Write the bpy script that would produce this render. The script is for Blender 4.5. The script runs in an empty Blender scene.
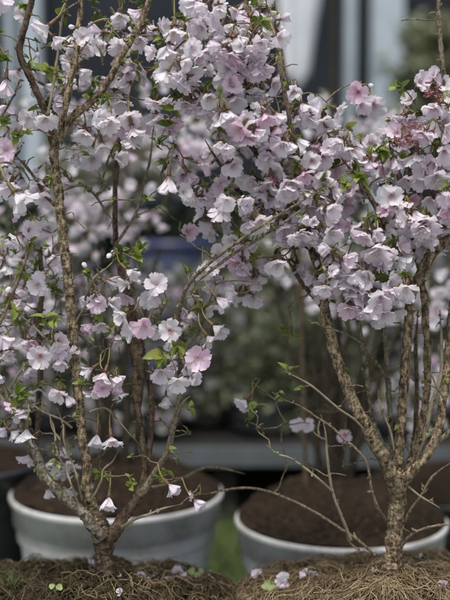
import bpy, math, random
import numpy as np
from mathutils import Vector, Matrix, noise as mnoise

random.seed(7); rng = np.random.default_rng(7)
scene = bpy.context.scene
COL = scene.collection
R = math.radians

# ------------------------------------------------------------------ camera
FPX = 1120.0; CAM = np.array([0.0, 0.0, 0.75]); PITCH = R(5.0)
FWD = np.array([0, math.cos(PITCH), -math.sin(PITCH)]); UP = np.array([0, math.sin(PITCH), math.cos(PITCH)])
D1 = 1.30
def P(px, py, d=D1):
    v = np.array([1.0, 0, 0]) * ((px - 225) / FPX) - UP * ((py - 300) / FPX) + FWD
    return CAM + v * (d / v[1])
def proj(p):
    q = np.asarray(p) - CAM
    z = q @ FWD
    return 225 + FPX * q[..., 0] / z, 300 - FPX * (q @ UP) / z, z
def mm(px, d=D1): return px * d / FPX

cd = bpy.data.cameras.new('camera'); cam = bpy.data.objects.new('camera', cd); COL.objects.link(cam)
cam.location = CAM; cam.rotation_euler = (R(90) - PITCH, 0, 0)
cd.sensor_fit = 'VERTICAL'; cd.sensor_height = 24; cd.lens = 24 * FPX / 600
cd.clip_start = 0.05; cd.clip_end = 500
cd.dof.use_dof = True; cd.dof.focus_distance = 1.27; cd.dof.aperture_fstop = 1.9
scene.camera = cam

# ------------------------------------------------------------------ light
SUN_EL, SUN_AZ = R(70), R(200)       # azimuth clockwise from +Y
w = bpy.data.worlds.new('World'); scene.world = w; w.use_nodes = True
nt = w.node_tree; nt.nodes.clear()
sky = nt.nodes.new('ShaderNodeTexSky'); sky.sky_type = 'NISHITA'; sky.sun_disc = False
sky.sun_elevation = SUN_EL; sky.sun_rotation = SUN_AZ; sky.air_density = 1.5; sky.dust_density = 4
hs = nt.nodes.new('ShaderNodeHueSaturation'); hs.inputs['Saturation'].default_value = 0.62
bg = nt.nodes.new('ShaderNodeBackground'); bg.inputs['Strength'].default_value = 0.09
ou = nt.nodes.new('ShaderNodeOutputWorld')
nt.links.new(sky.outputs[0], hs.inputs['Color']); nt.links.new(hs.outputs[0], bg.inputs[0]); nt.links.new(bg.outputs[0], ou.inputs[0])
sd = bpy.data.lights.new('sun', 'SUN'); sd.energy = 1.5; sd.angle = R(10); sd.color = (1, .98, .955)
so = bpy.data.objects.new('sun', sd); COL.objects.link(so)
sdir = Vector((math.sin(SUN_AZ) * math.cos(SUN_EL), math.cos(SUN_AZ) * math.cos(SUN_EL), math.sin(SUN_EL)))
so.rotation_euler = sdir.to_track_quat('Z', 'Y').to_euler(); so.location = (0, 0, 6)
vs = scene.view_settings; vs.view_transform = 'Standard'; vs.look = 'None'; vs.gamma = 1; vs.use_curve_mapping = False
vs.exposure = 1.07

# ------------------------------------------------------------------ mesh helpers
class MB:
    def __init__(s): s.v = []; s.q = []; s.t = []; s.qm = []; s.tm = []; s.a = []; s.b = []; s.n = 0
    def add(s, v, quads=None, tris=None, a=None, b=None, mat=0):
        v = np.asarray(v, float)
        if quads is not None and len(quads):
            quads = np.asarray(quads); s.q.append(quads + s.n); s.qm.append(np.full(len(quads), mat))
        if tris is not None and len(tris):
            tris = np.asarray(tris); s.t.append(tris + s.n); s.tm.append(np.full(len(tris), mat))
        s.v.append(v); s.n += len(v)
        s.a.append(np.zeros(len(v)) if a is None else np.broadcast_to(a, (len(v),)))
        s.b.append(np.zeros(len(v)) if b is None else np.broadcast_to(b, (len(v),)))
    def mesh(s, name, mats, origin=(0, 0, 0), smooth=True):
        me = bpy.data.meshes.new(name)
        v = np.concatenate(s.v) - np.asarray(origin)
        q = np.concatenate(s.q) if s.q else np.zeros((0, 4), int)
        t = np.concatenate(s.t) if s.t else np.zeros((0, 3), int)
        me.vertices.add(len(v)); me.vertices.foreach_set('co', v.ravel())
        loops = np.concatenate([q.ravel(), t.ravel()]).astype(np.int32)
        tot = np.concatenate([np.full(len(q), 4), np.full(len(t), 3)]).astype(np.int32)
        st = np.concatenate([[0], np.cumsum(tot)[:-1]]).astype(np.int32)
        me.loops.add(len(loops)); me.loops.foreach_set('vertex_index', loops)
        me.polygons.add(len(tot)); me.polygons.foreach_set('loop_start', st); me.polygons.foreach_set('loop_total', tot)
        mi = np.concatenate([np.concatenate(s.qm) if s.qm else np.zeros(0), np.concatenate(s.tm) if s.tm else np.zeros(0)]).astype(np.int32)
        me.polygons.foreach_set('material_index', mi)
        me.polygons.foreach_set('use_smooth', np.full(len(tot), smooth))
        for nm, arr in (('rad', s.a), ('hue', s.b)):
            at = me.attributes.new(nm, 'FLOAT', 'POINT'); at.data.foreach_set('value', np.concatenate(arr).astype(np.float32))
        for m in (mats if isinstance(mats, (list, tuple)) else [mats]): me.materials.append(m)
        me.update(); me.validate()
        return me
    def build(s, name, mats, parent=None, origin=(0, 0, 0), smooth=True):
        if parent is not None and not any(origin): origin = parent['_o']
        me = s.mesh(name, mats, origin, smooth)
        o = bpy.data.objects.new(name, me); COL.objects.link(o)
        if parent is not None: o.parent = parent
        else: o.location = origin
        return o

def thing(name, loc, label, cat, group=None):
    o = bpy.data.objects.new(name, None); COL.objects.link(o); o.empty_display_size = .02
    o.location = loc; o['label'] = label; o['category'] = cat
    if group: o['group'] = group
    o['_o'] = [float(x) for x in loc]
    THINGS.append(o)
    return o
THINGS = []
def tag(o, label, cat, group=None):
    o['label'] = label; o['category'] = cat
    if group: o['group'] = group
    return o
def structure(o): o['kind'] = 'structure'; return o
def stuff(o): o['kind'] = 'stuff'; return o

def nrm(v): v = np.asarray(v, float); return v / (np.linalg.norm(v) + 1e-12)
def catmull(pts, step):
    pts = np.asarray(pts, float); out = []
    n = len(pts)
    for i in range(n - 1):
        p0 = pts[max(i - 1, 0)]; p1 = pts[i]; p2 = pts[i + 1]; p3 = pts[min(i + 2, n - 1)]
        L = np.linalg.norm(p2[:3] - p1[:3]); k = max(2, int(L / step))
        t = np.linspace(0, 1, k, endpoint=False)[:, None]
        out.append(.5 * ((2 * p1) + (-p0 + p2) * t + (2 * p0 - 5 * p1 + 4 * p2 - p3) * t**2 + (-p0 + 3 * p1 - 3 * p2 + p3) * t**3))
    out.append(pts[-1:]); return np.concatenate(out)
def tube(mb, pts, rad, sides=8, rough=0, mat=0, a=None, b=None, cap=True, fr=1.0):
    pts = np.asarray(pts, float); n = len(pts); rad = np.broadcast_to(rad, (n,))
    tan = np.gradient(pts, axis=0); tan /= np.linalg.norm(tan, axis=1)[:, None] + 1e-12
    ref = np.array([0, 0, 1.0]) if abs(tan[0][2]) < .9 else np.array([1.0, 0, 0])
    u = nrm(np.cross(tan[0], ref)); V = np.zeros((n, sides, 3)); ang = np.arange(sides) * 2 * math.pi / sides
    ca, sa = np.cos(ang)[:, None], np.sin(ang)[:, None]
    for i in range(n):
        u = nrm(u - tan[i] * (u @ tan[i])); w_ = np.cross(tan[i], u)
        V[i] = ca * u + sa * w_
    if rough:
        for i in range(n):
            for j in range(sides):
                p = pts[i] + V[i, j] * rad[i]
                q = Vector(p)
                d = .45 * mnoise.noise(q * 90 * fr) + .4 * mnoise.noise(q * 330 * fr) + .55 * mnoise.noise(q * 800 * fr)
                V[i, j] *= rad[i] * (1 + rough * d)
    else: V *= rad[:, None, None]
    V += pts[:, None, :]
    i, j = np.meshgrid(np.arange(n - 1), np.arange(sides), indexing='ij'); j2 = (j + 1) % sides
    q = np.stack([i * sides + j, i * sides + j2, (i + 1) * sides + j2, (i + 1) * sides + j], -1).reshape(-1, 4)
    v = V.reshape(-1, 3); tr = None
    if cap:
        v = np.concatenate([v, [pts[-1] + tan[-1] * rad[-1] * .5]])
        k = n * sides; jj = np.arange(sides); tr = np.stack([(n - 1) * sides + jj, (n - 1) * sides + (jj + 1) % sides, np.full(sides, k)], -1)
    mb.add(v, q, tr, a=a, b=b, mat=mat)
def lathe(mb, prof, segs, c, a=None, mat=0, close=False):
    prof = np.asarray(prof, float); n = len(prof); an = np.arange(segs) * 2 * math.pi / segs
    v = np.stack([prof[:, :1] * np.cos(an), prof[:, :1] * np.sin(an), np.repeat(prof[:, 1:], segs, 1)], -1).reshape(-1, 3) + np.asarray(c)
    i, j = np.meshgrid(np.arange(n - 1), np.arange(segs), indexing='ij'); j2 = (j + 1) % segs
    q = np.stack([i * segs + j, i * segs + j2, (i + 1) * segs + j2, (i + 1) * segs + j], -1).reshape(-1, 4)
    mb.add(v, q, a=a, mat=mat)
def box(mb, lo, hi, mat=0):
    x0, y0, z0 = lo; x1, y1, z1 = hi
    v = [(x0,y0,z0),(x1,y0,z0),(x1,y1,z0),(x0,y1,z0),(x0,y0,z1),(x1,y0,z1),(x1,y1,z1),(x0,y1,z1)]
    mb.add(v, [(0,3,2,1),(4,5,6,7),(0,1,5,4),(1,2,6,5),(2,3,7,6),(3,0,4,7)], mat=mat)
def rot_to(d, roll=0.0):
    """3x3 whose columns are local axes, local +Z -> d"""
    d = nrm(d); r = np.array([0, 0, 1.0]) if abs(d[2]) < .95 else np.array([1.0, 0, 0])
    x = nrm(np.cross(r, d)); y = np.cross(d, x); c, s = math.cos(roll), math.sin(roll)
    return np.stack([x * c + y * s, -x * s + y * c, d], 1)

# ------------------------------------------------------------------ materials
def newmat(name):
    m = bpy.data.materials.new(name); m.use_nodes = True; n = m.node_tree; n.nodes.clear()
    o = n.nodes.new('ShaderNodeOutputMaterial'); return m, n, o
def nd(n, t, **kw):
    x = n.nodes.new(t)
    for k, v in kw.items(): setattr(x, k, v)
    return x
def ramp(n, fac, stops):
    r = nd(n, 'ShaderNodeValToRGB'); e = r.color_ramp.elements
    while len(e) < len(stops): e.new(.5)
    for el, (p, c) in zip(e, stops): el.position = p; el.color = (*c, 1) if len(c) == 3 else c
    n.links.new(fac, r.inputs[0]); return r.outputs[0]
def tex(n, scale, detail=3, rough=.6, coord='Object', kind='ShaderNodeTexNoise', vec=None):
    x = nd(n, kind); x.inputs['Scale'].default_value = scale
    if kind == 'ShaderNodeTexNoise': x.inputs['Detail'].default_value = detail; x.inputs['Roughness'].default_value = rough
    if vec is None:
        if coord == 'Position': vec = nd(n, 'ShaderNodeNewGeometry').outputs['Position']
        else: vec = nd(n, 'ShaderNodeTexCoord').outputs[coord]
    n.links.new(vec, x.inputs['Vector']); return x
def mix(n, fac, a, b, mode='MIX'):
    x = nd(n, 'ShaderNodeMix', data_type='RGBA', blend_type=mode)
    for sock, val in ((x.inputs[0], fac), (x.inputs[6], a), (x.inputs[7], b)):
        if isinstance(val, (int, float)): sock.default_value = val
        elif isinstance(val, tuple): sock.default_value = (*val, 1)
        else: n.links.new(val, sock)
    return x.outputs[2]
def math_(n, op, a, b=0.0, clamp=False):
    x = nd(n, 'ShaderNodeMath', operation=op, use_clamp=clamp)
    for s, v in ((x.inputs[0], a), (x.inputs[1], b)):
        if isinstance(v, (int, float)): s.default_value = v
        else: n.links.new(v, s)
    return x.outputs[0]
def surf(n, o, col, rough=.7, bump=None, bdist=.001, bstr=.6, spec=.3, transl=0, tcol=None):
    b = nd(n, 'ShaderNodeBsdfPrincipled'); b.inputs['Roughness'].default_value = rough
    b.inputs['Specular IOR Level'].default_value = spec
    if isinstance(col, tuple): b.inputs['Base Color'].default_value = (*col, 1)
    else: n.links.new(col, b.inputs['Base Color'])
    if bump is not None:
        bm = nd(n, 'ShaderNodeBump'); bm.inputs['Distance'].default_value = bdist; bm.inputs['Strength'].default_value = bstr
        n.links.new(bump, bm.inputs['Height']); n.links.new(bm.outputs[0], b.inputs['Normal'])
    out = b.outputs[0]
    if transl:
        t = nd(n, 'ShaderNodeBsdfTranslucent'); c = tcol or col
        if isinstance(c, tuple): t.inputs[0].default_value = (*c, 1)
        else: n.links.new(c, t.inputs[0])
        ms = nd(n, 'ShaderNodeMixShader'); ms.inputs[0].default_value = transl
        n.links.new(out, ms.inputs[1]); n.links.new(t.outputs[0], ms.inputs[2]); out = ms.outputs[0]
    n.links.new(out, o.inputs[0]); return b
def attr(n, name): return nd(n, 'ShaderNodeAttribute', attribute_name=name).outputs['Fac']

def petal_mat(name, white=(.84, .825, .845), pink=(.80, .71, .78), eye=(.50, .13, .27)):
    m, n, o = newmat(name)
    var = tex(n, 26, 1, coord='Position').outputs['Fac']
    var2 = tex(n, 17, 1, coord='Position').outputs['Fac']
    f = ramp(n, var, [(.42, (0, 0, 0)), (.68, (1, 1, 1))])
    hue = attr(n, 'hue')                                   # per petal variation in pinkness
    base = mix(n, math_(n, 'MULTIPLY', f, .9), white, pink)
    base = mix(n, math_(n, 'MULTIPLY', hue, .35), base, pink)
    rad = attr(n, 'rad')
    ey = ramp(n, rad, [(.10, (1, 1, 1)), (.34, (.22, .22, .22)), (.62, (0, 0, 0))])
    ey2 = math_(n, 'MULTIPLY', ey, ramp(n, var2, [(.50, (.05, .05, .05)), (.70, (.85, .85, .85))]))
    col = mix(n, ey2, base, eye)
    return m, n, o, col
m, n, o, c = petal_mat('petal_white')
b = tex(n, 420, 2, coord='Object'); surf(n, o, c, .58, b.outputs['Fac'], .0006, .25, .22, .5, None); M_PETAL = m
m, n, o, c = petal_mat('petal_pink', (.78, .66, .74), (.72, .52, .64), (.50, .07, .22))
surf(n, o, c, .62, None, spec=.22, transl=.4); M_PINK = m

m, n, o = newmat('calyx'); c = mix(n, tex(n, 60, 1, coord='Position').outputs['Fac'], (.14, .045, .04), (.13, .13, .05))
surf(n, o, c, .55, transl=.1); M_CALYX = m
m, n, o = newmat('stalk'); c = mix(n, tex(n, 35, 1, coord='Position').outputs['Fac'], (.20, .09, .05), (.23, .26, .08))
surf(n, o, c, .55); M_STALK = m
m, n, o = newmat('red_calyx'); c = mix(n, tex(n, 200, 1, coord='Position').outputs['Fac'], (.24, .07, .085), (.34, .19, .18))
surf(n, o, c, .55, transl=.15); M_RED = m
m, n, o = newmat('filament'); surf(n, o, (.74, .64, .62), .6); M_FIL = m
m, n, o = newmat('anther'); surf(n, o, (.42, .29, .10), .7); M_ANT = m

def bark_mat(name, dark, mid, light, moss=.3, sc=1.0):
    m, n, o = newmat(name)
    co = nd(n, 'ShaderNodeTexCoord').outputs['Object']
    mp = nd(n, 'ShaderNodeMapping'); mp.inputs['Scale'].default_value = (1, 1, .55); n.links.new(co, mp.inputs[0])
    n1 = tex(n, 210 * sc, 5, .68, vec=mp.outputs[0]).outputs['Fac']; n2 = tex(n, 60 * sc, 3, .6, vec=co).outputs['Fac']
    n3 = tex(n, 700 * sc, 2, .7, vec=co).outputs['Fac']
    c = ramp(n, n1, [(.36, dark), (.47, mid), (.60, light), (.72, tuple(x * 1.25 for x in light))])
    c = mix(n, ramp(n, n2, [(.45, (0, 0, 0)), (.7, (moss, moss, moss))]), c, (.115, .12, .055))
    c = mix(n, ramp(n, n3, [(.60, (0, 0, 0)), (.70, (.75, .75, .75))]), c, dark)
    mp2 = nd(n, 'ShaderNodeMapping'); mp2.inputs['Scale'].default_value = (190 * sc, 190 * sc, 900 * sc); n.links.new(co, mp2.inputs[0])
    n4 = tex(n, 1.0, 1, .5, vec=mp2.outputs[0]).outputs['Fac']
    c = mix(n, ramp(n, n4, [(.64, (0, 0, 0)), (.70, (.5, .5, .5))]), c, tuple(min(1, x * 1.15) for x in light))
    c = mix(n, ramp(n, n4, [(.29, (.7, .7, .7)), (.36, (0, 0, 0))]), c, tuple(x * .7 for x in dark))
    h = math_(n, 'ADD', n1, math_(n, 'MULTIPLY', n3, .5))
    surf(n, o, c, .85, h, .0022, .9, .15); return m
M_BARK = bark_mat('cherry_bark', (.018, .013, .009), (.115, .082, .052), (.36, .275, .175), .4)
M_BARKD = bark_mat('dark_cherry_bark', (.022, .016, .013), (.075, .05, .035), (.15, .105, .07), .2)
M_BARKG = bark_mat('grey_cherry_bark', (.03, .024, .019), (.12, .10, .075), (.28, .245, .185), .6)
M_BARKX = bark_mat('old_dark_bark', (.010, .008, .007), (.03, .022, .017), (.06, .046, .034), .2)
M_TWIG = bark_mat('twig_bark', (.05, .038, .028), (.15, .115, .08), (.27, .22, .15), .5, 1.6)
m, n, o = newmat('green_twig'); c = mix(n, tex(n, 90, 2).outputs['Fac'], (.10, .075, .05), (.27, .235, .155)); surf(n, o, c, .75, tex(n, 500, 3).outputs['Fac'], .001, .7); M_GTWIG = m

def leaf_mat(name, a, b_, c_):
    m, n, o = newmat(name)
    f = tex(n, 22, 2, coord='Position').outputs['Fac']
    c = ramp(n, f, [(.35, a), (.5, b_), (.66, c_)])
    c = mix(n, math_(n, 'MULTIPLY', attr(n, 'hue'), .6), c, (.15, .10, .035))
    surf(n, o, c, .45, tex(n, 900, 2).outputs['Fac'], .0006, .3, .35, .35); return m
M_LEAF = leaf_mat('young_leaf', (.06, .10, .022), (.14, .20, .035), (.29, .35, .07))
M_LEAFB = leaf_mat('back_leaf', (.07, .09, .05), (.19, .22, .12), (.42, .43, .30))
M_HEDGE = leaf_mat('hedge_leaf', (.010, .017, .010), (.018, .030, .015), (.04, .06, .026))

m, n, o = newmat('soil'); f = tex(n, 130, 6, .75).outputs['Fac']
c = ramp(n, f, [(.34, (.005, .004, .003)), (.5, (.02, .014, .009)), (.66, (.06, .04, .025))])
c = mix(n, ramp(n, tex(n, 19, 4, .7).outputs['Fac'], [(.45, (0, 0, 0)), (.68, (.75, .75, .75))]), c, (.045, .029, .019))
c = mix(n, ramp(n, tex(n, 60, 2, .6).outputs['Fac'], [(.66, (0, 0, 0)), (.72, (.8, .8, .8))]), c, (.10, .07, .045))
surf(n, o, c, .95, f, .006, 1, .1); M_SOIL = m
m, n, o = newmat('mossy_soil'); f = tex(n, 150, 6, .75).outputs['Fac']; g = tex(n, 14, 3).outputs['Fac']
c = ramp(n, f, [(.34, (.010, .008, .006)), (.5, (.05, .034, .02)), (.68, (.14, .10, .06))])
c = mix(n, ramp(n, g, [(.42, (0, 0, 0)), (.66, (.6, .6, .6))]), c, (.05, .05, .018))
surf(n, o, c, .95, f, .006, 1, .1); M_MOSSY = m
def straw_mat(name, a, b_, c_):
    m, n, o = newmat(name); c = ramp(n, attr(n, 'hue'), [(0, a), (.5, b_), (1, c_)]); surf(n, o, c, .7, transl=.1); return m
M_STRAW = straw_mat('dry_straw', (.05, .032, .016), (.23, .16, .085), (.46, .36, .215))
M_FIBRE = straw_mat('dark_fibre', (.018, .013, .008), (.075, .056, .028), (.20, .15, .075))
M_GRASS = straw_mat('grass_blade', (.045, .065, .022), (.085, .12, .035), (.15, .18, .065))

def pot_mat(name, base, dirt, amt):
    m, n, o = newmat(name)
    f = tex(n, 9, 5, .7).outputs['Fac']; g = tex(n, 45, 4, .7).outputs['Fac']
    c = mix(n, ramp(n, f, [(.42, (0, 0, 0)), (.75, (amt, amt, amt))]), base, dirt)
    c = mix(n, ramp(n, g, [(.60, (0, 0, 0)), (.72, (amt, amt, amt))]), c, dirt)
    surf(n, o, c, .45, g, .002, .2, .4); return m
M_POT = pot_mat('white_pot', (.76, .76, .76), (.22, .23, .20), .75)
M_RIM = pot_mat('dusty_white_rim', (.50, .50, .49), (.15, .135, .11), .85)
M_BPOT = pot_mat('black_pot', (.025, .027, .03), (.06, .055, .045), .5)
M_TPOT = pot_mat('grey_pot', (.16, .17, .19), (.09, .08, .07), .5)

m, n, o = newmat('lawn'); f = tex(n, 60, 5, .7, 'Position').outputs['Fac']
c = ramp(n, f, [(.35, (.03, .043, .016)), (.5, (.06, .085, .028)), (.68, (.11, .135, .05))]); surf(n, o, c, .9, f, .01, 1, .1); M_LAWN = m
def plain(name, a, b_, sc=8, rough=.5, spec=.4):
    m, n, o = newmat(name); f = tex(n, sc, 5, .65).outputs['Fac']
    surf(n, o, ramp(n, f, [(.35, a), (.65, b_)]), rough, f, .003, .3, spec); return m
M_METAL = plain('weathered_grey_metal', (.36, .42, .47), (.46, .52, .57))
M_DARKGL = plain('dark_glazing', (.010, .014, .020), (.018, .023, .031), 2, .3, .3)
M_SLATE = plain('grey_cladding', (.10, .115, .13), (.14, .155, .17), 3, .6)
M_SHEET = plain('white_plastic_sheet', (.66, .69, .73), (.80, .82, .84), 5, .5)
M_BENCH = plain('galvanised_edge', (.085, .095, .10), (.125, .137, .143), 12, .5)
M_DWOOD = plain('dark_timber', (.012, .011, .010), (.028, .024, .02), 20, .8)
M_BLUE = plain('blue_plastic', (.03, .038, .085), (.038, .048, .105), 6, .4)

# ------------------------------------------------------------------ blossom templates (local +Z = the way the flower looks, radius 1)
def petal_grid(nu, nv, th0, th1, W, notch, cup, rs, tw):
    u = np.linspace(0.02, 1, nu) ** .9; v = np.linspace(-1, 1, nv)
    U, Vv = np.meshgrid(u, v, indexing='ij')
    wd = W * (U ** .62) * np.sqrt(np.clip(1.02 - .84 * U ** 7.5, 0.02, 1))
    L = 1 - notch * U ** 7 * np.exp(-(Vv / .32) ** 2) - .10 * U ** 4 * Vv ** 2
    # spine
    th = th0 + (th1 - th0) * u ** .8
    du = np.diff(np.concatenate([[0], u])); r = np.cumsum(np.cos(th) * du); z = np.cumsum(np.sin(th) * du)
    x = np.interp(U * L, u, r); zz = np.interp(U * L, u, z)
    nx, nz = -np.sin(th)[:, None], np.cos(th)[:, None]
    y = wd * Vv
    lift = cup * (Vv ** 2) * wd + .05 * np.sin(rs[0] * 6 + Vv * 3.3 + U * 2) * U ** 2 + .04 * np.sin(rs[1] * 6 + Vv * 7) * U ** 3
    x = x + nx * lift; zz = zz + nz * lift
    # twist round the spine so neighbours overlap
    c, s = math.cos(tw), math.sin(tw)
    zz2 = zz + y * s * (.3 + .7 * U); y = y * c
    vv = np.stack([x, y, zz2], -1).reshape(-1, 3)
    i, j = np.meshgrid(np.arange(nu - 1), np.arange(nv - 1), indexing='ij')
    q = np.stack([i * nv + j, (i + 1) * nv + j, (i + 1) * nv + j + 1, i * nv + j + 1], -1).reshape(-1, 4)
    return vv, q, U.ravel()
def flower_tpl(openness, seed, lod=0):
    """openness 0 = bell, 1 = flat open"""
    r = np.random.default_rng(seed)
    nu, nv = ((8, 7), (5, 4))[lod]
    pet, cal, sta = MB(), MB(), MB()
    for k in range(5):
        op = openness + r.normal(0, .14)
        th0 = R(80 - 20 * op); th1 = R(64 - 66 * op) + r.normal(0, .2)
        v, q, u = petal_grid(nu, nv, th0, th1, r.uniform(.42, .54), r.uniform(.07, .2), r.uniform(.10, .38), r.uniform(0, 1, 2), r.normal(.16, .10))
        sc = r.uniform(.9, 1.06); v = v * [sc, 1, sc]
        a = k * 2 * math.pi / 5 + r.normal(0, .09); c, s = math.cos(a), math.sin(a)
        v = v @ np.array([[c, s, 0], [-s, c, 0], [0, 0, 1]]); v[:, 2] += .01 * k
        pet.add(v, q, a=u, b=r.uniform(0, 1))
    lathe(cal, [(.03, -.52), (.085, -.47), (.10, -.3), (.10, -.12), (.13, 0), (.06, .03)], 8 if lod == 0 else 5, (0, 0, 0))
    for k in range(5):
        a = (k + .5) * 2 * math.pi / 5; d = np.array([math.cos(a), math.sin(a), 0]); p = np.array([-d[1], d[0], 0])
        b0 = d * .11; el = R(50 - 80 * openness)
        tip = d * (.11 + .30 * math.cos(el)) + np.array([0, 0, .30 * math.sin(el) - .02])
        mid = (b0 + tip) / 2 + [0, 0, -.03]
        cal.add([b0 - p * .07, b0 + p * .07, mid + p * .075, mid - p * .075, tip], [(0, 1, 2, 3)], [(3, 2, 4)])
    if lod == 0:
        for k in range(13):
            a = r.uniform(0, 2 * math.pi); sp = r.uniform(.08, .75) * (.35 + .55 * openness)
            d = nrm([math.cos(a) * sp, math.sin(a) * sp, 1]); L = r.uniform(.34, .52)
            b0 = np.array([math.cos(a), math.sin(a), 0]) * .05
            pts = np.array([b0, b0 + d * L * .5 + [0, 0, .01], b0 + d * L])
            tube(sta, pts, [.011, .009, .008], 3)
            e = pts[-1]; s = .030
            o6 = np.array([[1,0,0],[-1,0,0],[0,1,0],[0,-1,0],[0,0,1.2],[0,0,-1.2]]) * s + e
            sta.add(o6, None, [(0,2,4),(2,1,4),(1,3,4),(3,0,4),(2,0,5),(1,2,5),(3,1,5),(0,3,5)], mat=1)
    return pet, cal, sta
OPENV = [.9, .75, .62, .5, .38, .25, .82, .58, .44, .1, .68, .32]
TPL = [flower_tpl(op, 100 + i) for i, op in enumerate(OPENV)]
TPL_LO = [flower_tpl(op, 300 + i, 1) for i, op in enumerate([.9, .7, .5, .3, .15, .6])]
def cat(mb): return (np.concatenate(mb.v), np.concatenate(mb.q) if mb.q else None, np.concatenate(mb.t) if mb.t else None, np.concatenate(mb.a), np.concatenate(mb.b))
ME_PET = [t[0].mesh('blossom', [M_PETAL]) for t in TPL]
ME_PETP = [t[0].mesh('blossom', [M_PINK]) for t in TPL]
ME_CAL = [t[1].mesh('calyx', [M_CALYX]) for t in TPL]
ME_STA = [t[2].mesh('stamens', [M_FIL, M_ANT]) for t in TPL]
LO_PET = [cat(t[0]) for t in TPL_LO]; LO_CAL = [cat(t[1]) for t in TPL_LO]
HI_PET = [cat(t[0]) for t in TPL]; HI_CAL = [cat(t[1]) for t in TPL]
def put(mb, c, Rm, s, p, mat=0): mb.add(c[0] @ Rm.T * s + p, c[1], c[2], c[3], c[4], mat)

def leaf_tpl(seed, n=9):
    r = np.random.default_rng(seed); vs_, q = [], []
    for i in range(n + 1):
        t = i / n; wdt = .30 * math.sin(math.pi * min(1, t ** .8)) ** .8 * (1 - .25 * t) + .01
        ser = .05 * (i % 2) if 0 < i < n else 0
        droop = -.35 * t * t + .1 * math.sin(seed + t * 4) * t; fold = .45
        for s in (-1, 0, 1):
            x = s * (wdt + ser); vs_.append((x, t - (.04 * (i % 2) if s else 0), droop + abs(x) * fold + .02 * r.normal()))
    for i in range(n):
        for s in (0, 1): q.append((i * 3 + s, i * 3 + s + 1, (i + 1) * 3 + s + 1, (i + 1) * 3 + s))
    return np.array(vs_), np.array(q)
LEAVES = [leaf_tpl(i) for i in range(5)]
LEAVES_LO = [leaf_tpl(i + 9, 3) for i in range(3)]
def add_leaf(mb, p, d, size, hue=0, lo=False):
    v, q = random.choice(LEAVES_LO if lo else LEAVES)
    Rm = rot_to(d, random.uniform(-1.2, 1.2)); Rm = np.stack([Rm[:, 0], Rm[:, 2], Rm[:, 1]], 1)   # leaf +Y -> d
    wf = random.uniform(.75, 1.1)
    mb.add((v * [wf, 1, 1]) @ Rm.T * size + p, q, b=hue)
def tuft(mb, p, n, size, up=(0, 0, .8), spread=.8, lo=False):
    for _ in range(n):
        d = nrm(np.asarray(up) + rng.normal(0, spread, 3)); add_leaf(mb, p + rng.normal(0, size * .12, 3), d, size * random.uniform(.55, 1.15), max(0, random.gauss(.1, .25)), lo)

# ------------------------------------------------------------------ growing twigs to blossom nodes
class Skel:
    def __init__(s): s.p = []; s.k = None
    def add(s, pts): s.p.extend(np.asarray(pts)); s.k = None
    def near(s, q, up=.35):
        if s.k is None: s.k = np.array(s.p)
        d = s.k - q; w_ = np.linalg.norm(d, axis=1) + up * np.clip(d[:, 2], 0, None)     # rather grow from below
        return s.k[np.argmin(w_)], w_.min()
def bez(p0, p1, p2, p3, n):
    t = np.linspace(0, 1, n)[:, None]
    return (1 - t)**3 * p0 + 3 * (1 - t)**2 * t * p1 + 3 * (1 - t) * t**2 * p2 + t**3 * p3
def grow(skel, nodes, mb, r0=.0008, lo=False):
    nodes = list(nodes); ds = [skel.near(q)[1] for q in nodes]
    for i in np.argsort(ds):
        q = nodes[i]; s, d = skel.near(q); L = np.linalg.norm(q - s)
        if L < .002: continue
        side = rng.normal(0, .16, 3) * L
        pts = bez(s, s + (q - s) * .3 + side + [0, 0, .12 * L], s + (q - s) * .7 + side * .4 + [0, 0, .10 * L], q, max(4, int(L / (.02 if lo else .008))))
        pts[1:-1] += rng.normal(0, .045, pts[1:-1].shape) * min(L, .03)
        rr = np.linspace(r0 * (1 + min(1.2, L * 9)), r0 * .75, len(pts))
        tube(mb, pts, rr, 4 if lo else 6)
        skel.add(pts[1:])

# ------------------------------------------------------------------ blossoms of the two front trees
BLOOMS = []     # dict(pos, dir, s, roll, tpl, node, tree, pink)
def bloom(tree, pos, d, s, node=None, op=None, pink=False):
    k = random.randrange(len(OPENV)) if op is None else int(np.argmin([abs(op + random.gauss(0, .06) - x) for x in OPENV]))
    d = nrm(d)
    if node is None: node = np.asarray(pos) - d * s * 1.0 + np.array([random.gauss(0, .004), random.gauss(0, .004) + .004, .011])
    BLOOMS.append(dict(pos=np.asarray(pos), d=d, s=s, roll=random.uniform(0, 6.3), k=k, node=node, tree=tree, pink=pink)); return node
DIRS = {'F': (.05, -1, -.10), 'FL': (-.6, -.8, -.1), 'FR': (.6, -.8, -.1), 'D': (0, -.25, -1), 'DF': (0, -.75, -.7), 'DL': (-.7, -.3, -.7),
        'DR': (.7, -.3, -.7), 'L': (-1, -.3, -.15), 'R': (1, -.3, -.15), 'U': (0, -.6, .6), 'FU': (.1, -.95, .3)}

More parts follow.
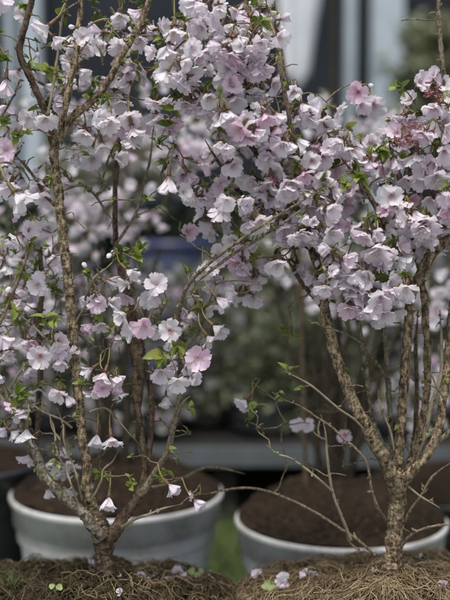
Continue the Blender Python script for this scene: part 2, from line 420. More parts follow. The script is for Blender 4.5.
TREES = {}
def front_tree(key, base_px, label):
    t = thing('cherry_tree', P(*base_px), label, 'cherry tree')
    TREES[key] = dict(o=t, skel=Skel(), twigs=MB(), leaves=MB(), nodes=[], stems=[]); return TREES[key]
def branch(T, pts, mat=M_BARK, rough=.30, name='branch', sides=14, skel=True, step=.0013):
    """pts: px, py, radius px, depth offset"""
    arr = []
    for q in pts:
        d = D1 + (q[3] if len(q) > 3 else 0); p = P(q[0], q[1], d); arr.append([*p, mm(q[2], d) * (.86 if q[2] > 3.3 else .95)])
    c = catmull(np.array(arr), step)
    # small wander and swollen nodes so that no stem is a clean pipe
    L = np.arange(len(c)) * step; sd = random.uniform(0, 99)
    r = c[:, 3].copy()
    for i in range(len(c)):
        w1 = mnoise.noise(Vector((sd, L[i] * 38, 0))); w2 = mnoise.noise(Vector((sd, 7.7, L[i] * 38))); w3 = mnoise.noise(Vector((sd + 5, L[i] * 75, 3)))
        fade = min(1, i / 8, (len(c) - 1 - i) / 8 + .2)
        c[i, 0] += w1 * r[i] * .42 * fade; c[i, 1] += w2 * r[i] * .4 * fade; r[i] *= 1 + .16 * w3
    if r[-1] < .0025: r *= np.clip((len(c) - np.arange(len(c))) / (len(c) * .22), .38, 1)
    mb = MB(); tube(mb, c[:, :3], r, sides, rough, fr=1.0 if c[0, 3] > .004 else 1.4)
    o = mb.build(name, [mat], T['o'])
    if skel: T['skel'].add(c[::5, :3])
    T['stems'].append((c[:, :3], r))
    return o

# ---- left tree
LT = front_tree('L', (105, 574), 'small left cherry tree with thin twisting grey brown stems and scattered white blossom')
branch(LT, [(106, 602, 18, 0), (106, 590, 13.5), (105, 570, 10.8), (104, 550, 11), (102, 535, 12), (99, 520, 10), (95, 508, 7)], M_BARKD, .45, 'trunk', 18)
branch(LT, [(102, 540, 10), (98, 525, 9), (92, 508, 7.5), (88, 490, 6.3), (86, 460, 5.6), (82, 430, 5.6), (79, 400, 5.8), (74, 360, 6), (72, 320, 6), (70, 295, 5.6), (65, 255, 5.8), (60, 210, 5.4), (56, 175, 5.2), (54, 155, 5.2), (61, 134, 5.2), (70, 119, 4.8), (90, 103, 4.4), (106, 84, 4.2), (120, 58, 3.8), (136, 32, 3.6), (149, 0, 3.2), (158, -30, 3)])
branch(LT, [(60, 137, 4, -.004), (63, 115, 3.8, -.012), (70, 86, 3.6, -.015), (76, 52, 3.3, -.012), (79, 22, 3), (82, -10, 2.6)])
branch(LT, [(54, 160, 4, 0), (50, 130, 3.9, .01), (41, 102, 3.9, .01), (28, 74, 3.8, .005), (20, 52, 3.8), (22, 37, 3.6), (28, 15, 3.5), (35, -10, 3)], M_BARKD)
branch(LT, [(100, 538, 8, -.01), (88, 520, 7, -.02), (70, 502, 6.4, -.02), (55, 488, 6.4, -.02), (43, 474, 6, -.015), (34, 450, 5.6), (25, 430, 5), (12, 405, 4.6, .01), (1, 385, 4.4, .02), (-14, 355, 4, .03)], M_BARKG)
branch(LT, [(104, 545, 9, 0), (114, 532, 8, 0), (127, 512, 6.6, .01), (140, 493, 5.6, .015), (146, 472, 4.4, .02), (142, 442, 3.6, .02), (139, 415, 3.8, .02), (137, 392, 6.5, .025), (139, 365, 9, .03), (137, 340, 8.5, .035), (131, 310, 6, .04), (122, 275, 4, .05), (116, 245, 3, .06), (115, 205, 2.7, .06), (118, 150, 2.6, .06), (122, 100, 2.6, .06), (128, 58, 2.5, .06), (130, 20, 2.3, .06), (131, -10, 2.1, .06)], M_BARKD)
branch(LT, [(140, 495, 5, .012), (150, 480, 4.2, .01), (160, 466, 3.6, .005), (169, 448, 3.2, 0), (175, 418, 3, 0), (181, 393, 3, 0), (184, 368, 2.7, .01), (178, 335, 2.5, .01), (180, 305, 2.1, -.01), (190, 283, 2, -.03), (205, 267, 1.9, -.05), (226, 250, 1.8, -.068), (258, 228, 1.7, -.075), (292, 207, 1.6, -.078), (321, 190, 1.5, -.078), (350, 170, 1.2, -.07)], M_TWIG)
branch(LT, [(200, 279, 1.5, -.05), (232, 255, 1.6, -.066), (260, 238, 1.5, -.07), (285, 222, 1.4, -.07), (308, 204, 1.1, -.06)], M_TWIG)
branch(LT, [(147, 470, 3.4, .02), (150, 440, 3.2, .03), (152, 410, 3, .03), (149, 380, 3, .035)], M_BARKD)
branch(LT, [(36, 452, 3.2, .03), (38, 420, 3, .04), (40, 380, 3, .05), (39, 330, 3, .05), (42, 290, 2.8, .05), (40, 250, 2.4, .05)], M_BARKD)
for pts, mt in (
    ([(10, 405, 2.3), (0, 375, 2.2), (-6, 340, 2), (6, 310, 2), (16, 285, 2), (30, 248, 1.8), (36, 225, 1.5)], M_TWIG),
    ([(70, 367, 2, -.005), (58, 352, 1.9, -.01), (45, 338, 1.8, -.012), (32, 325, 1.6, -.01), (19, 314, 1.4, -.01)], M_GTWIG),
    ([(72, 428, 1.6, -.005), (62, 420, 1.5, -.01), (50, 415, 1.5, -.015), (40, 410, 1.4, -.015), (30, 402, 1.2, -.01)], M_GTWIG),
    ([(85, 300, 1.8, 0), (88, 290, 1.8, -.01), (95, 277, 1.7, -.015), (108, 267, 1.4, -.01)], M_GTWIG),
    ([(77, 320, 1.8, 0), (88, 303, 1.7, -.01), (100, 290, 1.5, -.01), (106, 276, 1.2, 0)], M_TWIG),
    ([(78, 503, 1.7, -.02), (71, 484, 1.5, -.028), (66, 470, 1.4, -.02), (57, 452, 1.4, -.025), (54, 428, 1.3, -.018), (45, 405, 1, -.02)], M_GTWIG),
    ([(82, 500, 1.7, -.015), (77, 478, 1.5, -.03), (72, 462, 1.4, -.024), (64, 441, 1.4, -.03), (63, 425, 1.2, -.026), (57, 408, 1, -.02)], M_GTWIG),
    ([(60, 440, 1.3, -.02), (52, 428, 1.2, -.02), (50, 415, 1.1, -.02)], M_GTWIG),
    ([(72, 400, 1.6, 0), (62, 395, 1.5, -.01), (54, 388, 1.3, -.012), (48, 378, 1.1, -.01)], M_TWIG),
    ([(10, 388, 1.6, 0), (20, 372, 1.6, -.01), (27, 362, 1.3, -.01)], M_GTWIG),
    ([(62, 190, 2.4, 0), (82, 185, 2.1, .02), (95, 195, 1.9, .03), (105, 210, 1.6, .03), (114, 222, 1.3, .03)], M_TWIG),
    ([(104, 180, 1.6, .03), (110, 190, 1.6, .03), (98, 172, 1.4, .03)], M_TWIG),
    ([(55, 205, 2.6, .005), (45, 195, 2.4, .02), (36, 180, 2.2, .02), (25, 165, 1.8, .02), (14, 155, 1.4, .02)], M_BARKD),
    ([(48, 118, 2, .0), (57, 60, 1.8, .03), (62, 20, 1.6, .03), (70, -10, 1.5, .03)], M_GTWIG),
    ([(47, 25, 1.8, -.01), (58, 17, 1.7, -.01), (66, 10, 1.5, -.01), (78, 2, 1.5, 0)], M_TWIG),
    ([(84, 30, 1.3, -.005), (95, 22, 1.3, -.01), (106, 19, 1.3, -.01), (112, 20, 1.1, -.01)], M_GTWIG),
    ([(103, 65, 1.6, -.005), (101, 52, 1.6, -.01), (96, 44, 1.4, -.01)], M_TWIG),
    ([(118, 140, 1.7, .05), (108, 160, 1.6, .04), (100, 190, 1.4, .04)], M_TWIG),
    ([(115, 245, 2, .05), (135, 215, 2, .05), (142, 190, 1.8, .05), (150, 160, 1.6, .05), (153, 130, 1.5, .05)], M_TWIG),
    ([(104, 545, 2.6, .02), (130, 522, 2.1, -.01), (150, 514, 1.9, -.02), (165, 508, 1.6, -.02), (183, 504, 1.2, -.02)], M_GTWIG),
    ([(150, 488, 2.4, .02), (168, 484, 2.1, .05), (185, 477, 2, .07), (205, 468, 1.9, .08), (225, 469, 1.9, .08), (245, 474, 1.6, .09)], M_TWIG),
    ([(92, 500, 1.8, -.01), (101, 482, 1.6, -.02), (103, 470, 1.4, -.02), (112, 462, 1.2, -.02), (118, 452, 1, -.02)], M_GTWIG),
    ([(90, 412, 1.5, 0), (105, 408, 1.4, -.01), (118, 420, 1.3, -.01), (128, 432, 1.2, -.01), (140, 445, 1.2, .01)], M_GTWIG),
    ([(74, 330, 1.5, 0), (85, 340, 1.4, .01), (95, 348, 1.2, .01)], M_TWIG),
    ([(138, 330, 1.8, .03), (155, 322, 1.6, .01), (165, 305, 1.5, 0), (170, 296, 1.2, 0)], M_TWIG),
    ([(186, 350, 1.8, .005), (200, 330, 1.7, .005), (203, 312, 1.5, .005), (210, 300, 1.4, 0), (216, 283, 1.2, 0)], M_TWIG),
    ([(176, 420, 1.3, 0), (181, 405, 1.2, -.01), (190, 396, 1, -.01)], M_GTWIG),
    ([(0, 120, 1.7, .01), (12, 98, 1.6, .0), (20, 80, 1.6, 0)], M_TWIG),
    ([(-8, 30, 1.8, .0), (5, 55, 1.8, -.01), (12, 62, 1.4, -.01)], M_TWIG),
): branch(LT, [(q[0], q[1], q[2] * .78, *q[3:]) for q in pts], mt, .38, 'branch', 8, step=.002)

# ---- right tree
RT = front_tree('R', (393, 574), 'sturdier right cherry tree with thick tan stems fanning out under heavy pale blossom')
branch(RT, [(393, 602, 19, 0), (393, 590, 14.5), (393, 568, 11.5), (394, 545, 10.3), (396, 520, 9.8), (397, 500, 9.6), (398, 487, 10.5), (397, 474, 10), (396, 462, 7)], M_BARK, .32, 'trunk', 20)
branch(RT, [(397, 487, 8, -.005), (390, 470, 8.4, -.01), (380, 450, 8, -.015), (367, 428, 7.6, -.02), (354, 403, 7.2, -.02), (343, 376, 6.8, -.018), (334, 350, 6.4, -.015), (328, 325, 6, -.01), (322, 292, 5.6, 0), (314, 255, 5.2, .02), (300, 215, 4.8, .03), (284, 170, 4.4, .035), (270, 120, 4, .03), (258, 70, 3.6, .03), (250, 20, 3.2, .03), (246, -20, 3, .03)])
branch(RT, [(398, 484, 7.6, 0), (398, 462, 6.6, 0), (400, 435, 5.8, 0), (403, 400, 5.7, 0), (406, 360, 5.6, 0), (408, 325, 5.4), (411, 300, 5.6), (415, 285, 6, -.005), (424, 267, 6.4, -.01), (437, 249, 6.6, -.012), (455, 234, 6.6, -.015), (480, 218, 6, -.02), (500, 190, 5, -.02), (508, 140, 4, -.01)])
branch(RT, [(400, 485, 7, .01), (409, 466, 5.8, .015), (418, 440, 5, .02), (426, 402, 4.6, .02), (428, 365, 4.4, .02), (427, 338, 4.3, .02), (424, 300, 4.1, .025), (419, 265, 3.9, .03), (412, 225, 3.6, .03), (400, 180, 3.2, .03), (390, 145, 2.6, .03)])
branch(RT, [(400, 488, 7.5, -.005), (411, 473, 6.2, -.015), (424, 459, 5.6, -.02), (434, 443, 5, -.02), (441, 415, 4.8, -.015), (446, 380, 4.5, -.01), (449, 345, 4.4, 0), (452, 310, 4.2, .01), (462, 260, 4, .02), (470, 200, 3.5, .02)])
branch(RT, [(434, 446, 3.4, -.03), (448, 434, 3.1, -.04), (465, 422, 3, -.05)], M_BARKG)
branch(RT, [(416, 466, 2.6, .0), (424, 440, 2.4, -.012), (432, 405, 2.3, -.015), (440, 378, 2.2, -.01), (442, 350, 2, 0), (440, 310, 1.8, .02)], M_GTWIG)
branch(RT, [(394, 466, 3.4, .03), (391, 435, 2.9, .04), (389, 400, 2.9, .04), (387, 360, 2.8, .04), (383, 325, 2.6, .04), (378, 285, 2.4, .04), (372, 240, 2.2, .04)], M_BARKG)
branch(RT, [(388, 458, 3.2, .02), (379, 436, 2.9, .025), (373, 420, 2.9, .03), (370, 395, 2.9, .03), (366, 370, 2.8, .03), (361, 342, 2.7, .03), (357, 305, 2.5, .03), (350, 265, 2.2, .03)], M_BARKG)
branch(RT, [(405, 480, 3, .05), (414, 440, 2.6, .07), (417, 395, 2.4, .07), (416, 350, 2.3, .07), (418, 310, 2, .07)], M_BARKD)
branch(RT, [(412, 290, 4, .01), (402, 262, 3.6, .0), (388, 232, 3.2, -.01), (372, 200, 2.8, -.015), (352, 172, 2.3, -.01), (335, 150, 1.9, -.005)])
branch(RT, [(455, 236, 4, -.01), (452, 200, 3.6, .0), (449, 150, 3.2, .01), (446, 100, 2.9, .01), (443, 68, 2.7, 0), (440, 35, 2.6, 0), (438, -12, 2.3, 0)], M_TWIG)
branch(RT, [(297, 180, 2.8, .02), (292, 140, 2.5, -.03), (287, 105, 2.4, -.05), (281, 70, 2.3, -.05), (279, 50, 2, -.04), (270, 20, 1.6, 0), (265, -5, 1.4, 0)], M_TWIG)
branch(RT, [(290, 190, 3, .03), (262, 160, 2.7, .02), (235, 125, 2.4, .01), (208, 95, 2.2, 0), (185, 72, 2, 0), (168, 50, 1.6, 0)], M_BARKD)
branch(RT, [(272, 130, 2.6, .03), (250, 95, 2.3, .0), (235, 55, 2.1, -.01), (222, 20, 1.9, -.01), (215, -15, 1.6, -.01)], M_BARKD)
branch(RT, [(314, 250, 2.8, .02), (280, 232, 2.5, .03), (250, 205, 2.3, .03), (225, 172, 2, .03), (205, 140, 1.8, .03)], M_BARKD)
branch(RT, [(330, 320, 2.6, 0), (318, 302, 2.4, .02), (300, 280, 2.1, .03), (285, 255, 1.8, .03)], M_BARKD)
for pts, mt in (
    ([(368, 434, 1.8, -.02), (355, 420, 1.7, -.03), (338, 408, 1.6, -.035), (313, 387, 1.5, -.04), (298, 378, 1.3, -.04), (284, 371, 1.1, -.04)], M_GTWIG),
    ([(387, 384, 1.4, .03), (383, 372, 1.4, .01), (375, 361, 1.4, 0), (363, 345, 1.3, -.02), (350, 336, 1.3, -.025), (338, 331, 1.3, -.03), (322, 326, 1.2, -.03), (306, 319, .9, -.03)], M_TWIG),
    ([(386, 520, 2.3, 0), (378, 508, 2.1, -.02), (372, 492, 2, -.025), (367, 464, 1.9, -.03), (357, 450, 1.8, -.03), (345, 440, 1.7, -.03), (333, 428, 1.6, -.03), (318, 418, 1.6, -.03), (300, 406, 1.4, -.025), (285, 400, 1.2, -.02), (272, 392, 1, -.02)], M_TWIG),
    ([(351, 540, 2.4, -.01), (343, 520, 2.3, -.015), (335, 500, 2.1, -.02), (330, 478, 2, -.02), (327, 455, 1.9, -.02), (325, 430, 1.7, -.02), (321, 415, 1.4, -.02)], M_GTWIG),
    ([(333, 492, 1.8, -.02), (320, 480, 1.8, -.03), (305, 468, 1.7, -.03), (290, 458, 1.6, -.03), (278, 454, 1.4, -.03), (267, 445, 1.2, -.03)], M_GTWIG),
    ([(375, 555, 2.2, .0), (358, 540, 2.1, -.0), (338, 527, 2, 0), (318, 514, 1.9, .01), (295, 502, 1.9, .02), (270, 492, 1.8, .03), (248, 488, 1.7, .03), (225, 490, 1.6, .04), (205, 494, 1.3, .04), (188, 490, 1, .04)], M_TWIG),
    ([(405, 522, 2.2, .0), (412, 508, 2, -.01), (420, 497, 1.9, -.015), (430, 480, 1.8, -.02), (440, 470, 1.6, -.02), (452, 462, 1.4, -.02)], M_TWIG),
    ([(408, 486, 1.6, -.01), (420, 496, 1.5, -.02), (430, 502, 1.4, -.02), (440, 508, 1.1, -.02)], M_GTWIG),
    ([(402, 546, 2.2, -.01), (410, 536, 2, -.02), (420, 530, 1.9, -.025), (435, 526, 1.8, -.03), (456, 524, 1.6, -.03)], M_TWIG),
    ([(345, 535, 1.6, -.005), (352, 545, 1.5, 0), (360, 550, 1.4, 0)], M_TWIG),
    ([(327, 440, 1.2, -.02), (318, 436, 1.1, -.02), (312, 430, .9, -.02)], M_GTWIG),
    ([(320, 420, 1.1, -.02), (318, 432, 1.1, -.02), (322, 440, 1, -.02)], M_GTWIG),
    ([(394, 450, 1.6, -.02), (390, 430, 1.5, -.025), (380, 405, 1.3, -.025), (378, 390, 1.1, -.02)], M_GTWIG),
    ([(445, 400, 1.4, -.02), (436, 385, 1.3, -.025), (430, 370, 1.1, -.02)], M_TWIG),
    ([(300, 215, 1.8, .01), (320, 205, 1.7, .0), (342, 192, 1.5, -.01), (360, 178, 1.3, -.01)], M_GTWIG),
): branch(RT, [(q[0], q[1], q[2] * .78, *q[3:]) for q in pts], mt, .38, 'branch', 8, step=.002)

# ---- hand-placed blossoms (px, py, radius px, facing, openness, depth offset, pink)
EXPL_L = [
 (83,37,11,'F',.75,-.03), (43,31,13,'DL',.45,-.03), (57,41,10,'DR',.5,0), (5,88,13,'D',.35,-.02), (68,65,9,'DL',.3,0), (83,73,10,'DR',.4,-.01),
 (28,118,12,'F',.8,.0), (45,121,12,'DF',.6,-.01), (3,4,12,'DR',.4,-.02), (22,14,10,'F',.6,.03), (100,118,13,'FR',.6,-.02), (108,124,13,'DF',.5,-.02), (84,135,12,'DF',.55,0),
 (5,150,14,'F',.7,-.02,1), (4,162,12,'D',.5,-.01), (22,203,17,'DR',.3,-.04), (9,190,13,'DF',.5,-.01), (30,230,11,'FR',.5,-.02), (18,241,10,'DL',.4,-.02),
 (53,259,9,'DF',.4,.02), (38,285,15,'F',.8,-.01), (20,265,11,'DF',.5,.04), (5,270,11,'D',.5,.04),
 (168,185,14,'D',.45,-.03), (185,192,11,'FR',.6,-.02), (132,275,11,'DR',.25,-.03), (124,285,11,'FL',.5,-.02), (157,284,14,'FU',.85,-.02), (155,298,10,'DF',.5,0),
 (189,232,12,'FR',.6,.05,1), (97,303,12,'F',.75,-.01,1), (113,303,11,'FR',.5,.0), (122,316,13,'FL',.6,-.02), (143,326,16,'F',.9,-.035,1), (130,333,13,'FL',.7,-.02), (170,331,14,'F',.85,-.03), (156,332,9,'DF',.5,0),
 (40,357,14.5,'F',.85,-.03), (59,341,13,'FR',.55,-.02), (5,341,12,'DR',.3,-.01), (10,357,10,'D',.4,.0), (87,372,11,'DL',.45,0), (103,378,12,'DF',.6,-.02), (115,380,12,'DR',.45,-.02),
 (160,374,12,'DF',.5,-.02), (178,383,12,'DF',.85,-.03), (198,358,16,'F',.9,-.04,1), (211,341,11,'DR',.5,-.02), (219,331,12,'DR',.35,-.02), (172,368,9,'FR',.5,0),
 (26,437,13,'D',.5,-.03), (53,465,13,'DF',.5,.03), (27,461,11,'D',.5,.04), (96,441,11,'D',.45,.0), (112,443,12,'D',.55,-.02), (108,504,11,'D',.4,-.03), (54,492,7,'F',.6,.04),
 (174,490,10,'DR',.2,-.02), (199,505,10,'DR',.2,-.02), (191,496,7,'L',.6,-.02), (232,294,12,'L',.5,-.03), (222,303,12,'DR',.4,-.03), (205,272,11,'DF',.6,-.01), (242,252,11,'DF',.6,.0,1), (236,264,13,'DL',.5,0,1), (212,268,11,'F',.6,-.01),
 (122,106,11,'DF',.5,.02), (130,120,12,'DF',.5,-.01), (133,132,11,'D',.5,-.01), (130,144,10,'D',.4,-.01), (38,75,8,'DF',.5,.04), (60,100,9,'D',.4,.03), (97,45,12,'F',.7,.06), (104,36,9,'DF',.6,.05),
 (40,190,13,'DF',.5,.03), (48,228,12,'F',.6,.04), (58,282,10,'DR',.5,.04), (38,395,11,'DF',.5,.05), (30,372,9,'D',.5,.05), (60,320,9,'DF',.5,.06), (8,315,10,'DF',.6,.06), (75,150,11,'D',.5,.03), (92,160,12,'DF',.6,.05), (15,130,11,'F',.7,.03),
 (207,268,9,'F',.5,.01), (195,300,9,'DF',.5,.02), (148,300,11,'F',.7,.01),(70,470,12,'DF',.5,.05), (63,452,9,'D',.4,.03),
]
EXPL_R = [
 (357,92,14,'FL',.8,-.02,1), (374,106,12,'DF',.5,.06), (362,106,11,'DF',.5,.05), (421,81,12,'FU',.4,-.01), (433,74,11,'U',.3,.0), (444,84,12,'F',.6,.0), (410,98,11,'FL',.5,.0),
 (371,142,13,'FU',.4,-.03), (396,132,13,'FL',.6,-.02,1), (418,138,13,'FR',.7,-.03), (432,130,12,'FU',.5,-.02), (345,140,12,'FU',.5,-.02), (330,148,13,'F',.7,-.03), (360,150,12,'FL',.5,-.02),
 (392,195,16,'F',.6,-.05), (402,206,13,'DR',.5,-.04), (385,210,12,'FL',.5,-.03,1), (377,253,17,'DF',.65,-.055), (388,262,13,'DR',.5,-.04), (424,226,17,'DF',.5,-.05), (426,240,14,'D',.5,-.03),
 (364,278,14,'F',.7,-.05), (357,285,13,'DL',.6,-.04), (370,290,14,'DF',.5,-.04), (392,284,14,'F',.6,-.05), (403,262,13,'DR',.5,-.04), (346,266,15,'DF',.5,-.03), (333,274,14,'DF',.6,-.04), (322,285,12,'DL',.5,-.02), (343,288,14,'D',.5,-.04), (355,298,13,'D',.5,-.04), (371,309,14,'D',.6,-.05), (385,314,12,'DF',.6,-.05), (380,300,15,'DF',.7,-.055), (395,298,13,'DR',.6,-.04),
 (279,267,15,'DF',.25,-.04), (284,228,15,'DF',.35,-.03), (280,242,11,'D',.5,-.02), (265,160,14,'F',.6,-.04), (290,160,13,'DF',.5,-.03), (270,187,15,'D',.4,-.04), (287,190,15,'DF',.4,-.05), (262,197,12,'DL',.5,-.03), (277,202,12,'D',.5,-.03), (312,160,13,'F',.6,-.04), (323,160,12,'DF',.5,-.03),
 (310,200,13,'DF',.5,-.03), (325,182,14,'DF',.6,-.04), (312,212,14,'DF',.5,-.03), (330,215,14,'FL',.6,-.04,1), (338,225,13,'F',.6,-.03,1), (330,248,14,'D',.45,-.04), (333,260,12,'D',.5,-.03), (445,155,14,'DF',.5,-.04), (433,165,13,'FL',.5,-.04,1), (442,200,14,'DR',.5,-.03), (430,202,11,'DF',.4,-.03),
 (415,160,13,'D',.5,-.04), (420,180,13,'DF',.5,-.03), (348,190,12,'FL',.6,-.03,1), (355,230,13,'DR',.5,-.03), (368,232,12,'D',.4,-.03), (395,228,10,'F',.5,-.02),
 (243,404,10,'DL',.6,.03), (250,408,9,'D',.6,.03), (297,424,9,'F',.6,.12), (308,426,9,'F',.6,.12), (345,436,9,'F',.7,.12,1),
 (165,75,15,'F',.85,-.04), (180,77,13,'FR',.5,-.04), (190,83,12,'DR',.4,-.03), (175,35,13,'D',.4,-.04), (168,53,14,'DF',.3,-.04), (200,58,11,'D',.15,-.03), (210,55,10,'F',.6,-.02), (192,5,13,'DF',.5,-.03), (214,18,14,'D',.5,-.04), (220,40,14,'FR',.6,-.03), (225,80,14,'DF',.4,-.04), (220,100,13,'F',.7,-.03),
 (238,62,14,'D',.4,-.05), (256,72,11,'D',.35,-.05), (232,85,14,'F',.5,-.05,1), (235,102,14,'DF',.5,-.04), (245,122,14,'F',.6,-.06), (255,128,14,'DF',.6,-.06), (238,135,14,'DF',.5,-.05), (262,140,12,'D',.5,-.04), (278,133,12,'D',.4,-.03,1), (293,93,14,'F',.3,-.03), (305,110,11,'DR',.3,-.02), (313,105,11,'FR',.5,-.02), (310,120,10,'DF',.5,-.02), (262,38,13,'FR',.5,-.02),
 (220,185,13,'FR',.7,.0,1), (212,205,12,'FR',.6,.02,1), (222,192,11,'F',.6,.0,1),
]
for key, lst in (('L', EXPL_L), ('R', EXPL_R)):
    for e in lst:
        d = nrm(np.array(DIRS[e[3]], float) + rng.normal(0, .13, 3)); dep = D1 + e[5]; sz = mm(e[2], dep) * (1.08 + .26 * (1 - e[4])) * (1.2 if e[3][0] == 'D' else 1)
        nd_ = bloom(key, P(e[0], e[1], dep) - d * sz * (.62 - .35 * e[4]), d, sz, None, e[4], len(e) > 6)
        TREES[key]['nodes'].append(nd_)

def inside(poly, x, y):
    c = False; n_ = len(poly); j = n_ - 1
    for i in range(n_):
        xi, yi = poly[i]; xj, yj = poly[j]
        if (yi > y) != (yj > y) and x < (xj - xi) * (y - yi) / (yj - yi) + xi: c = not c
        j = i
    return c
def fill(key, poly, n, d0, d1, nf=(2, 4), size=(11.5, 17.5), mind=.018, leafp=.75):
    T = TREES[key]; xs = [p[0] for p in poly]; ys = [p[1] for p in poly]; got = []; tries = 0
    while len(got) < n and tries < n * 40:
        tries += 1
        x, y = random.uniform(min(xs), max(xs)), random.uniform(min(ys), max(ys))
        if not inside(poly, x, y): continue
        dep = D1 + random.uniform(d0, d1); p = P(x, y, dep)
        if any(np.linalg.norm(p - g) < mind for g in got): continue
        got.append(p); T['nodes'].append(p)
        for _ in range(random.randint(*nf)):
            d = nrm(np.array([rng.normal(0, .6), -.45 + rng.normal(0, .45), -.85 + rng.normal(0, .42)]))
            s = mm(random.uniform(*size), D1); L = random.uniform(.008, .017)
            bloom(key, p + nrm(d * .6 + [0, 0, -.55] + rng.normal(0, .35, 3)) * L + d * s * .35, d, s, p, None if random.random() > .1 else .0, random.random() < .09)
        if random.random() < leafp: tuft(T['leaves'], p + [0, -.008, 0], random.randint(2, 5), random.uniform(.008, .016), (0, -.5, .4))
C1 = [(150,-12),(262,-12),(268,50),(264,95),(296,128),(300,178),(275,212),(228,240),(208,216),(196,172),(158,132),(155,60)]
C2 = [(258,150),(300,128),(335,128),(350,112),(385,125),(415,95),(462,90),(470,215),(432,232),(412,262),(402,298),(378,306),(342,296),(318,282),(312,258),(285,236),(262,225)]
C3 = [(225,245),(295,218),(300,250),(240,285),(205,262)]
C4 = [(120,-10),(160,-10),(165,110),(140,120),(118,40)]
CL = [(-5,-5),(125,-5),(135,140),(90,175),(-5,225)]
fill('R', C1, 44, -.06, .02, (3, 5)); fill('R', C1, 32, .02, .11, (3, 5))
fill('R', C2, 50, -.055, .02, (3, 5)); fill('R', C2, 34, .02, .10, (3, 5))
fill('R', C3, 7, .0, .06); fill('L', C4, 12, .0, .07, (1, 3))
fill('R', [(288,80),(330,100),(345,135),(300,130)], 5, .0, .05, (1, 3)); fill('R', [(228,-8),(275,-8),(280,60),(262,90)], 8, .01, .06, (1, 3))
fill('L', CL, 40, .01, .09, (1, 2), (13, 16)); fill('L', [(-5,225),(60,240),(60,345),(-5,360)], 15, .04, .1, (1, 2), (13, 16))

fill('L', [(88,268),(135,280),(128,340),(85,325)], 5, -.02, .04, (1, 3), (12, 16)); fill('L', [(145,270),(222,290),(215,345),(190,385),(150,380)], 8, -.01, .05, (1, 3), (12, 16))
fill('L', [(-5,250),(58,250),(62,420),(-5,420)], 10, -.01, .08, (1, 3), (12, 16)); fill('L', [(80,355),(125,360),(122,385),(85,385)], 3, -.01, .03, (2, 3), (11, 14)); fill('L', [(40,440),(130,430),(125,470),(45,480)], 5, .0, .06, (1, 2), (11, 14))
def wisps(key, poly, n, d0, d1):
    xs = [p[0] for p in poly]; ys = [p[1] for p in poly]; k = 0
    while k < n:
        x, y = random.uniform(min(xs), max(xs)), random.uniform(min(ys), max(ys))
        if not inside(poly, x, y): continue
        k += 1; p = P(x, y, D1 + random.uniform(d0, d1)); TREES[key]['nodes'].append(p)
        if random.random() < .55: tuft(TREES[key]['leaves'], p, random.randint(1, 4), random.uniform(.006, .013), (0, -.4, .5))
wisps('L', [(-5,230),(130,220),(130,330),(70,480),(20,470),(-5,420)], 110, -.04, .08); wisps('L', [(80,330),(200,300),(190,460),(95,480)], 55, -.03, .06)
wisps('L', [(-5,-5),(150,-5),(130,200),(-5,230)], 40, -.03, .06); wisps('R', [(235,385),(345,375),(350,475),(240,470)], 16, -.03, .09); wisps('R', [(330,330),(460,330),(460,460),(350,460)], 12, -.03, .06)
# leaf tufts seen in the photo (px, py, n, size px, depth offset)
for key, x, y, n_, s_, d_ in (('L',49,74,5,13,-.03),('L',3,60,4,11,-.02),('L',5,125,6,9,-.02),('L',18,137,6,9,-.02),('L',28,133,4,8,-.01),('L',160,40,4,8,0),('L',178,98,5,10,-.03),('L',174,110,6,11,-.03),('L',168,125,5,9,-.03),('L',158,143,5,10,-.03),('L',165,162,5,9,-.02),('L',145,200,4,9,.0),
    ('L',120,252,6,11,.0),('L',135,258,7,12,-.01),('L',140,248,5,9,0),('L',122,262,5,10,.02),('L',186,272,4,8,-.02),('L',20,397,6,11,-.04),('L',82,384,4,8,-.03),('L',45,320,5,10,-.03),('L',52,321,3,10,-.03),('L',15,311,5,9,-.02),('L',100,322,5,10,.02),('L',105,330,4,9,.02),('L',55,290,6,10,.03),
    ('L',162,356,4,14,-.03),('L',178,350,4,12,-.03),('L',192,330,3,9,.0),('L',130,485,3,9,-.04),('L',107,476,3,5,-.03),('L',130,478,2,6,-.03),('L',160,478,3,10,.0),('L',165,473,2,9,.02),('L',25,5,5,10,.02),('L',65,15,5,9,.04),('L',95,80,4,8,.0),('L',105,100,4,8,-.01),('L',90,95,4,8,0),('L',100,20,5,9,.04),('L',92,3,5,9,.02),
    ('R',285,328,3,12,.02),('R',292,338,3,10,.02),('R',255,408,4,10,.0),('R',288,370,3,11,-.03),('R',300,388,2,6,-.03),('R',345,185,6,10,-.04),('R',358,180,6,11,-.04),('R',355,170,5,9,-.03),('R',402,88,5,11,-.01),('R',380,152,6,12,-.03),('R',385,156,5,10,-.03),('R',412,220,4,8,-.03),('R',300,178,6,9,-.03),('R',298,140,5,9,-.03),('R',250,95,5,9,0),('R',248,45,6,8,-.02),('R',250,110,5,9,.01),('R',232,210,5,8,-.02),('R',275,212,6,8,-.02),('R',240,235,5,8,0),('R',386,275,5,10,-.02),('R',365,240,4,8,-.02),('R',320,250,4,8,.0),('R',440,140,5,10,-.01),('R',405,158,5,8,-.02),('R',435,110,6,10,-.01),('R',420,115,6,9,0),('R',300,145,5,8,-.03),('R',335,165,5,8,-.02),
    ('R',330,300,6,9,.02),('R',345,320,5,9,.03),('R',270,30,4,7,.0),('R',262,20,5,8,.0)):
    T = TREES[key]; p = P(x, y, D1 + d_); T['nodes'].append(p); tuft(T['leaves'], p, n_ + 2, mm(s_) * 1.25, (0, -.35, .45), .75)

